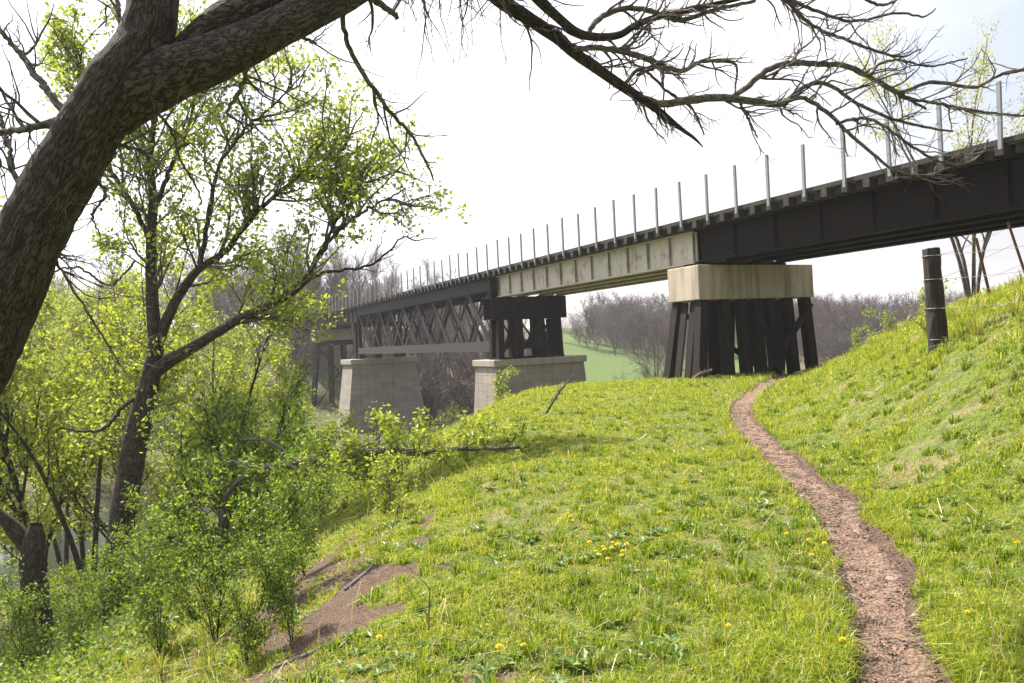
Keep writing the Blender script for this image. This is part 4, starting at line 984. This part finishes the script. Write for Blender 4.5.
# twig and soil crumbs on path
G = np.random.default_rng(66)
n = 9000; Y = 2.8 + 16 * G.random(n) ** 1.5; X = np.interp(Y, PY, PX) + G.normal(size=n) * .16
c = np.stack([X, Y, H(X, Y) + .012], 1); s = (.002 + .008 * G.random(n) ** 5)[:, None, None]
cube = np.array([(-1, -1, -.6), (1, -1, -.6), (1, 1, -.6), (-1, 1, -.6), (-.7, -.7, .6), (.6, -.8, .5), (.7, .6, .7), (-.6, .7, .5)], float)
th_ = G.random(n) * 6.28; rot = np.stack([np.stack([np.cos(th_), -np.sin(th_), 0 * th_], 1), np.stack([np.sin(th_), np.cos(th_), 0 * th_], 1), np.stack([0 * th_, 0 * th_, 1 + 0 * th_], 1)], 1)
V = c[:, None, :] + np.einsum('nij,kj->nki', rot, cube) * s * (1 + .6 * G.random((n, 8, 1)))
fq = np.array([(0, 3, 2, 1), (4, 5, 6, 7), (0, 1, 5, 4), (1, 2, 6, 5), (2, 3, 7, 6), (3, 0, 4, 7)])
tag(mk('path_gravel', V.reshape(-1, 3), (np.arange(n)[:, None, None] * 8 + fq[None]).reshape(-1, 4), None, M['path']), 'small stones and soil crumbs scattered on the path', 'gravel', kind='stuff')
n = 1800; Y = 2.8 + 14 * G.random(n) ** 1.5; X = np.where(G.random(n) < .7, np.interp(Y, PY, PX) + G.normal(size=n) * .18, np.interp(Y, EY, EX) - .9 + G.normal(size=n) * .5)
a = G.random(n) * 6.28; L_ = .03 + .09 * G.random(n) ** 2
P = np.stack([np.stack([X + np.cos(a) * L_ * k, Y + np.sin(a) * L_ * k, H(X, Y) + .015 + .004 * k], 1) for k in (-1, 0, 1)], 1) + G.normal(size=(n, 3, 3)) * .004
V, Q, U = tubes(P, np.full((n, 3), .0018), 4); tag(mk('twig_litter', V, Q, None, M['bark_grey'], None, (0, 0, 0), U), 'dry twigs and stalks littering the path and bare soil', 'litter', kind='stuff')

# ground point under a pixel
def gp(px, py):
    d = ray(px, py); t = np.linspace(2.5, 40, 1500); hit = H(d[0] * t, d[1] * t) > d[2] * t
    k = int(np.argmax(hit)) if hit.any() else len(t) - 1
    return d * t[k]
# dandelions
dr = thing('dandelion', (0, 0, 0), None, None)
G = np.random.default_rng(77)
th_ = np.arange(26) / 26 * 6.283; V = []; Q = []
for ring, (r_, z_) in enumerate(((.022, .004), (.017, .011), (.010, .016))):
    for t_ in th_ + ring * .1:
        c_, s_ = math.cos(t_), math.sin(t_); w_ = .0028; k = len(V)
        V += [(c_ * .003 + s_ * w_, s_ * .003 - c_ * w_, z_ * .6), (c_ * r_ + s_ * w_, s_ * r_ - c_ * w_, z_), (c_ * r_ - s_ * w_, s_ * r_ + c_ * w_, z_ + .001), (c_ * .003 - s_ * w_, s_ * .003 + c_ * w_, z_ * .6)]
        Q.append((k, k + 1, k + 2, k + 3))
V = np.array(V) + [0, 0, .10]; mk('flower_head', V, Q, None, M['dandelion'], dr)
V, Q, U = tubes(np.array([[(0, 0, -.03), (.003, 0, .05), (0, 0, .10)]]), np.full((1, 3), .0022), 5); mk('stem', V, Q, None, M['stalk'], dr, (0, 0, 0), U)
clusters = [('yellow dandelion in the larger cluster in the middle of the grass, low in the view', [(605, 563), (612, 560), (600, 566), (622, 567), (596, 561), (618, 558), (627, 556), (608, 570), (590, 556), (613, 552), (603, 557), (623, 562)]),
 ('yellow dandelion in the small group above the larger middle cluster', [(560, 527), (571, 527), (573, 530), (568, 523), (580, 517), (584, 514), (552, 556)]),
 ('yellow dandelion high in the grass right of the fallen branch', [(602, 470), (604, 474), (600, 485), (590, 488), (609, 472)]),
 ('yellow dandelion beside the left edge of the path', [(787, 545), (809, 551), (812, 569), (825, 557), (729, 640), (843, 659)]),
 ('yellow dandelion right of the path', [(851, 466), (968, 628), (982, 618), (1018, 559), (846, 480)]),
 ('yellow dandelion at the bottom of the bank, lower left of the grass', [(380, 653), (500, 664), (524, 661), (660, 523), (642, 513)])]
first = True
for lb, pts in clusters:
    for p in pts:
        q = gp(*p); q[2] = Hs(q[0], q[1]); s = .65 + .35 * G.random()
        if first: dr.location = q; dr.scale = (s, s, s); c = dr; first = False
        else: c = copy_tree(dr, q, G.random() * 6, s)
        tag(c, lb, 'flower', 'dandelions in the grass')
# stones by the path
def rock(px, py, s, label):
    q = gp(px, py); bm_ = bpy.data.meshes.new('stone')
    import bmesh
    b = bmesh.new(); bmesh.ops.create_icosphere(b, subdivisions=2, radius=1)
    for v in b.verts:
        n_ = v.co.copy(); f = .8 + .45 * float(vnoise(n_.x * 2 + px, n_.y * 2 + n_.z * 3)); v.co = Vector((n_.x * s * f, n_.y * s * .8 * f, n_.z * s * .45 * f))
    b.to_mesh(bm_); b.free(); bm_.materials.append(M['stone_small'])
    o = bpy.data.objects.new('stone', bm_); COL.objects.link(o); o.location = (q[0], q[1], Hs(q[0], q[1]) + s * .02); o.rotation_euler = (.1, .1, px)
    tag(o, label, 'stone')
rock(891, 581, .04, 'pale flat stone in the middle of the path, lower right')
rock(917, 618, .032, 'small reddish stone at the right side of the path near the bottom')
rock(958, 591, .035, 'white stone in the grass right of the path')
rock(976, 593, .03, 'small grey stone in the grass beside the white stone')
rock(802, 497, .035, 'little stone in the bend of the path')
# sticks and dead stalks
def stick(name, pts, label, m, twig=0):
    P, Rr, T0 = tube1(pts, 24, 7); o = T0[0].mean(0)
    parts_ = [T0]
    if twig:
        g1 = grow(P[None], Rr[None], twig, .25, 1, .3, 40, .2, .15, 6, .6, .003, .01, g=np.random.default_rng(int(pts[0][0])))
        parts_.append(tubes(*g1, 4))
    V, Q, U = join(parts_); tag(mk(name, V, Q, None, m, None, P[0], U, True), label, 'stick' if name == 'stick' else 'plant')
def gpx(l, dz=.03): 
    out = []
    for x, y, w in l: q = gp(x, y); out.append((x, y, w, q[1]))
    return out
stick('stick', gpx([(272, 668, 4), (300, 658, 5), (322, 648, 4)]), 'pale stick lying on the soil at the bottom left of the bank', M['plank'])
stick('stick', gpx([(345, 590, 4), (360, 578, 5), (374, 565, 4)]), 'grey stick lying on the bare slope below the small bright bush', M['plank'])
stick('stick', gpx([(590, 597, 1.5), (620, 596, 1.8), (650, 599, 1.5)]), 'thin dry stalk lying in the middle of the grass', M['plank'])
q = gp(429, 640); stick('dead_stalk', [(429, 640, 2, q[1]), (429, 612, 1.6, q[1]), (430, 588, 1.2, q[1])], 'single upright dead weed stalk at the lower left of the grass', M['bark_grey'], 4)
q = gp(545, 415); stick('dead_bush', [(545, 415, 3, q[1]), (553, 402, 2.5, q[1]), (562, 388, 2, q[1]), (574, 376, 1.2, q[1])], 'leafless twiggy dead plant on the grass in front of the low stone pier', M['bark_grey'], 16)
q = gp(694, 380); stick('dead_bush', [(690, 382, 4, 27.5), (700, 374, 3, 27.5), (712, 370, 2, 27.5)], 'tangle of dry stems at the foot of the timber pier', M['bark_grey'], 22)

# ------------------------------------------------------------------ haze
m = MB(); m.box(-650, 750, -50, 1400, -13, 60)
hm = bpy.data.materials.new('haze_air'); hm.use_nodes = True; hn = hm.node_tree.nodes; hn.clear()
pv = hn.new('ShaderNodeVolumePrincipled'); pv.inputs['Color'].default_value = (.96, .95, 1, 1); pv.inputs['Density'].default_value = .00045; pv.inputs['Anisotropy'].default_value = .2
ho = hn.new('ShaderNodeOutputMaterial'); hm.node_tree.links.new(pv.outputs[0], ho.inputs['Volume'])
tag(m.build('haze', hm), 'thin spring haze over the valley', 'haze', kind='stuff')
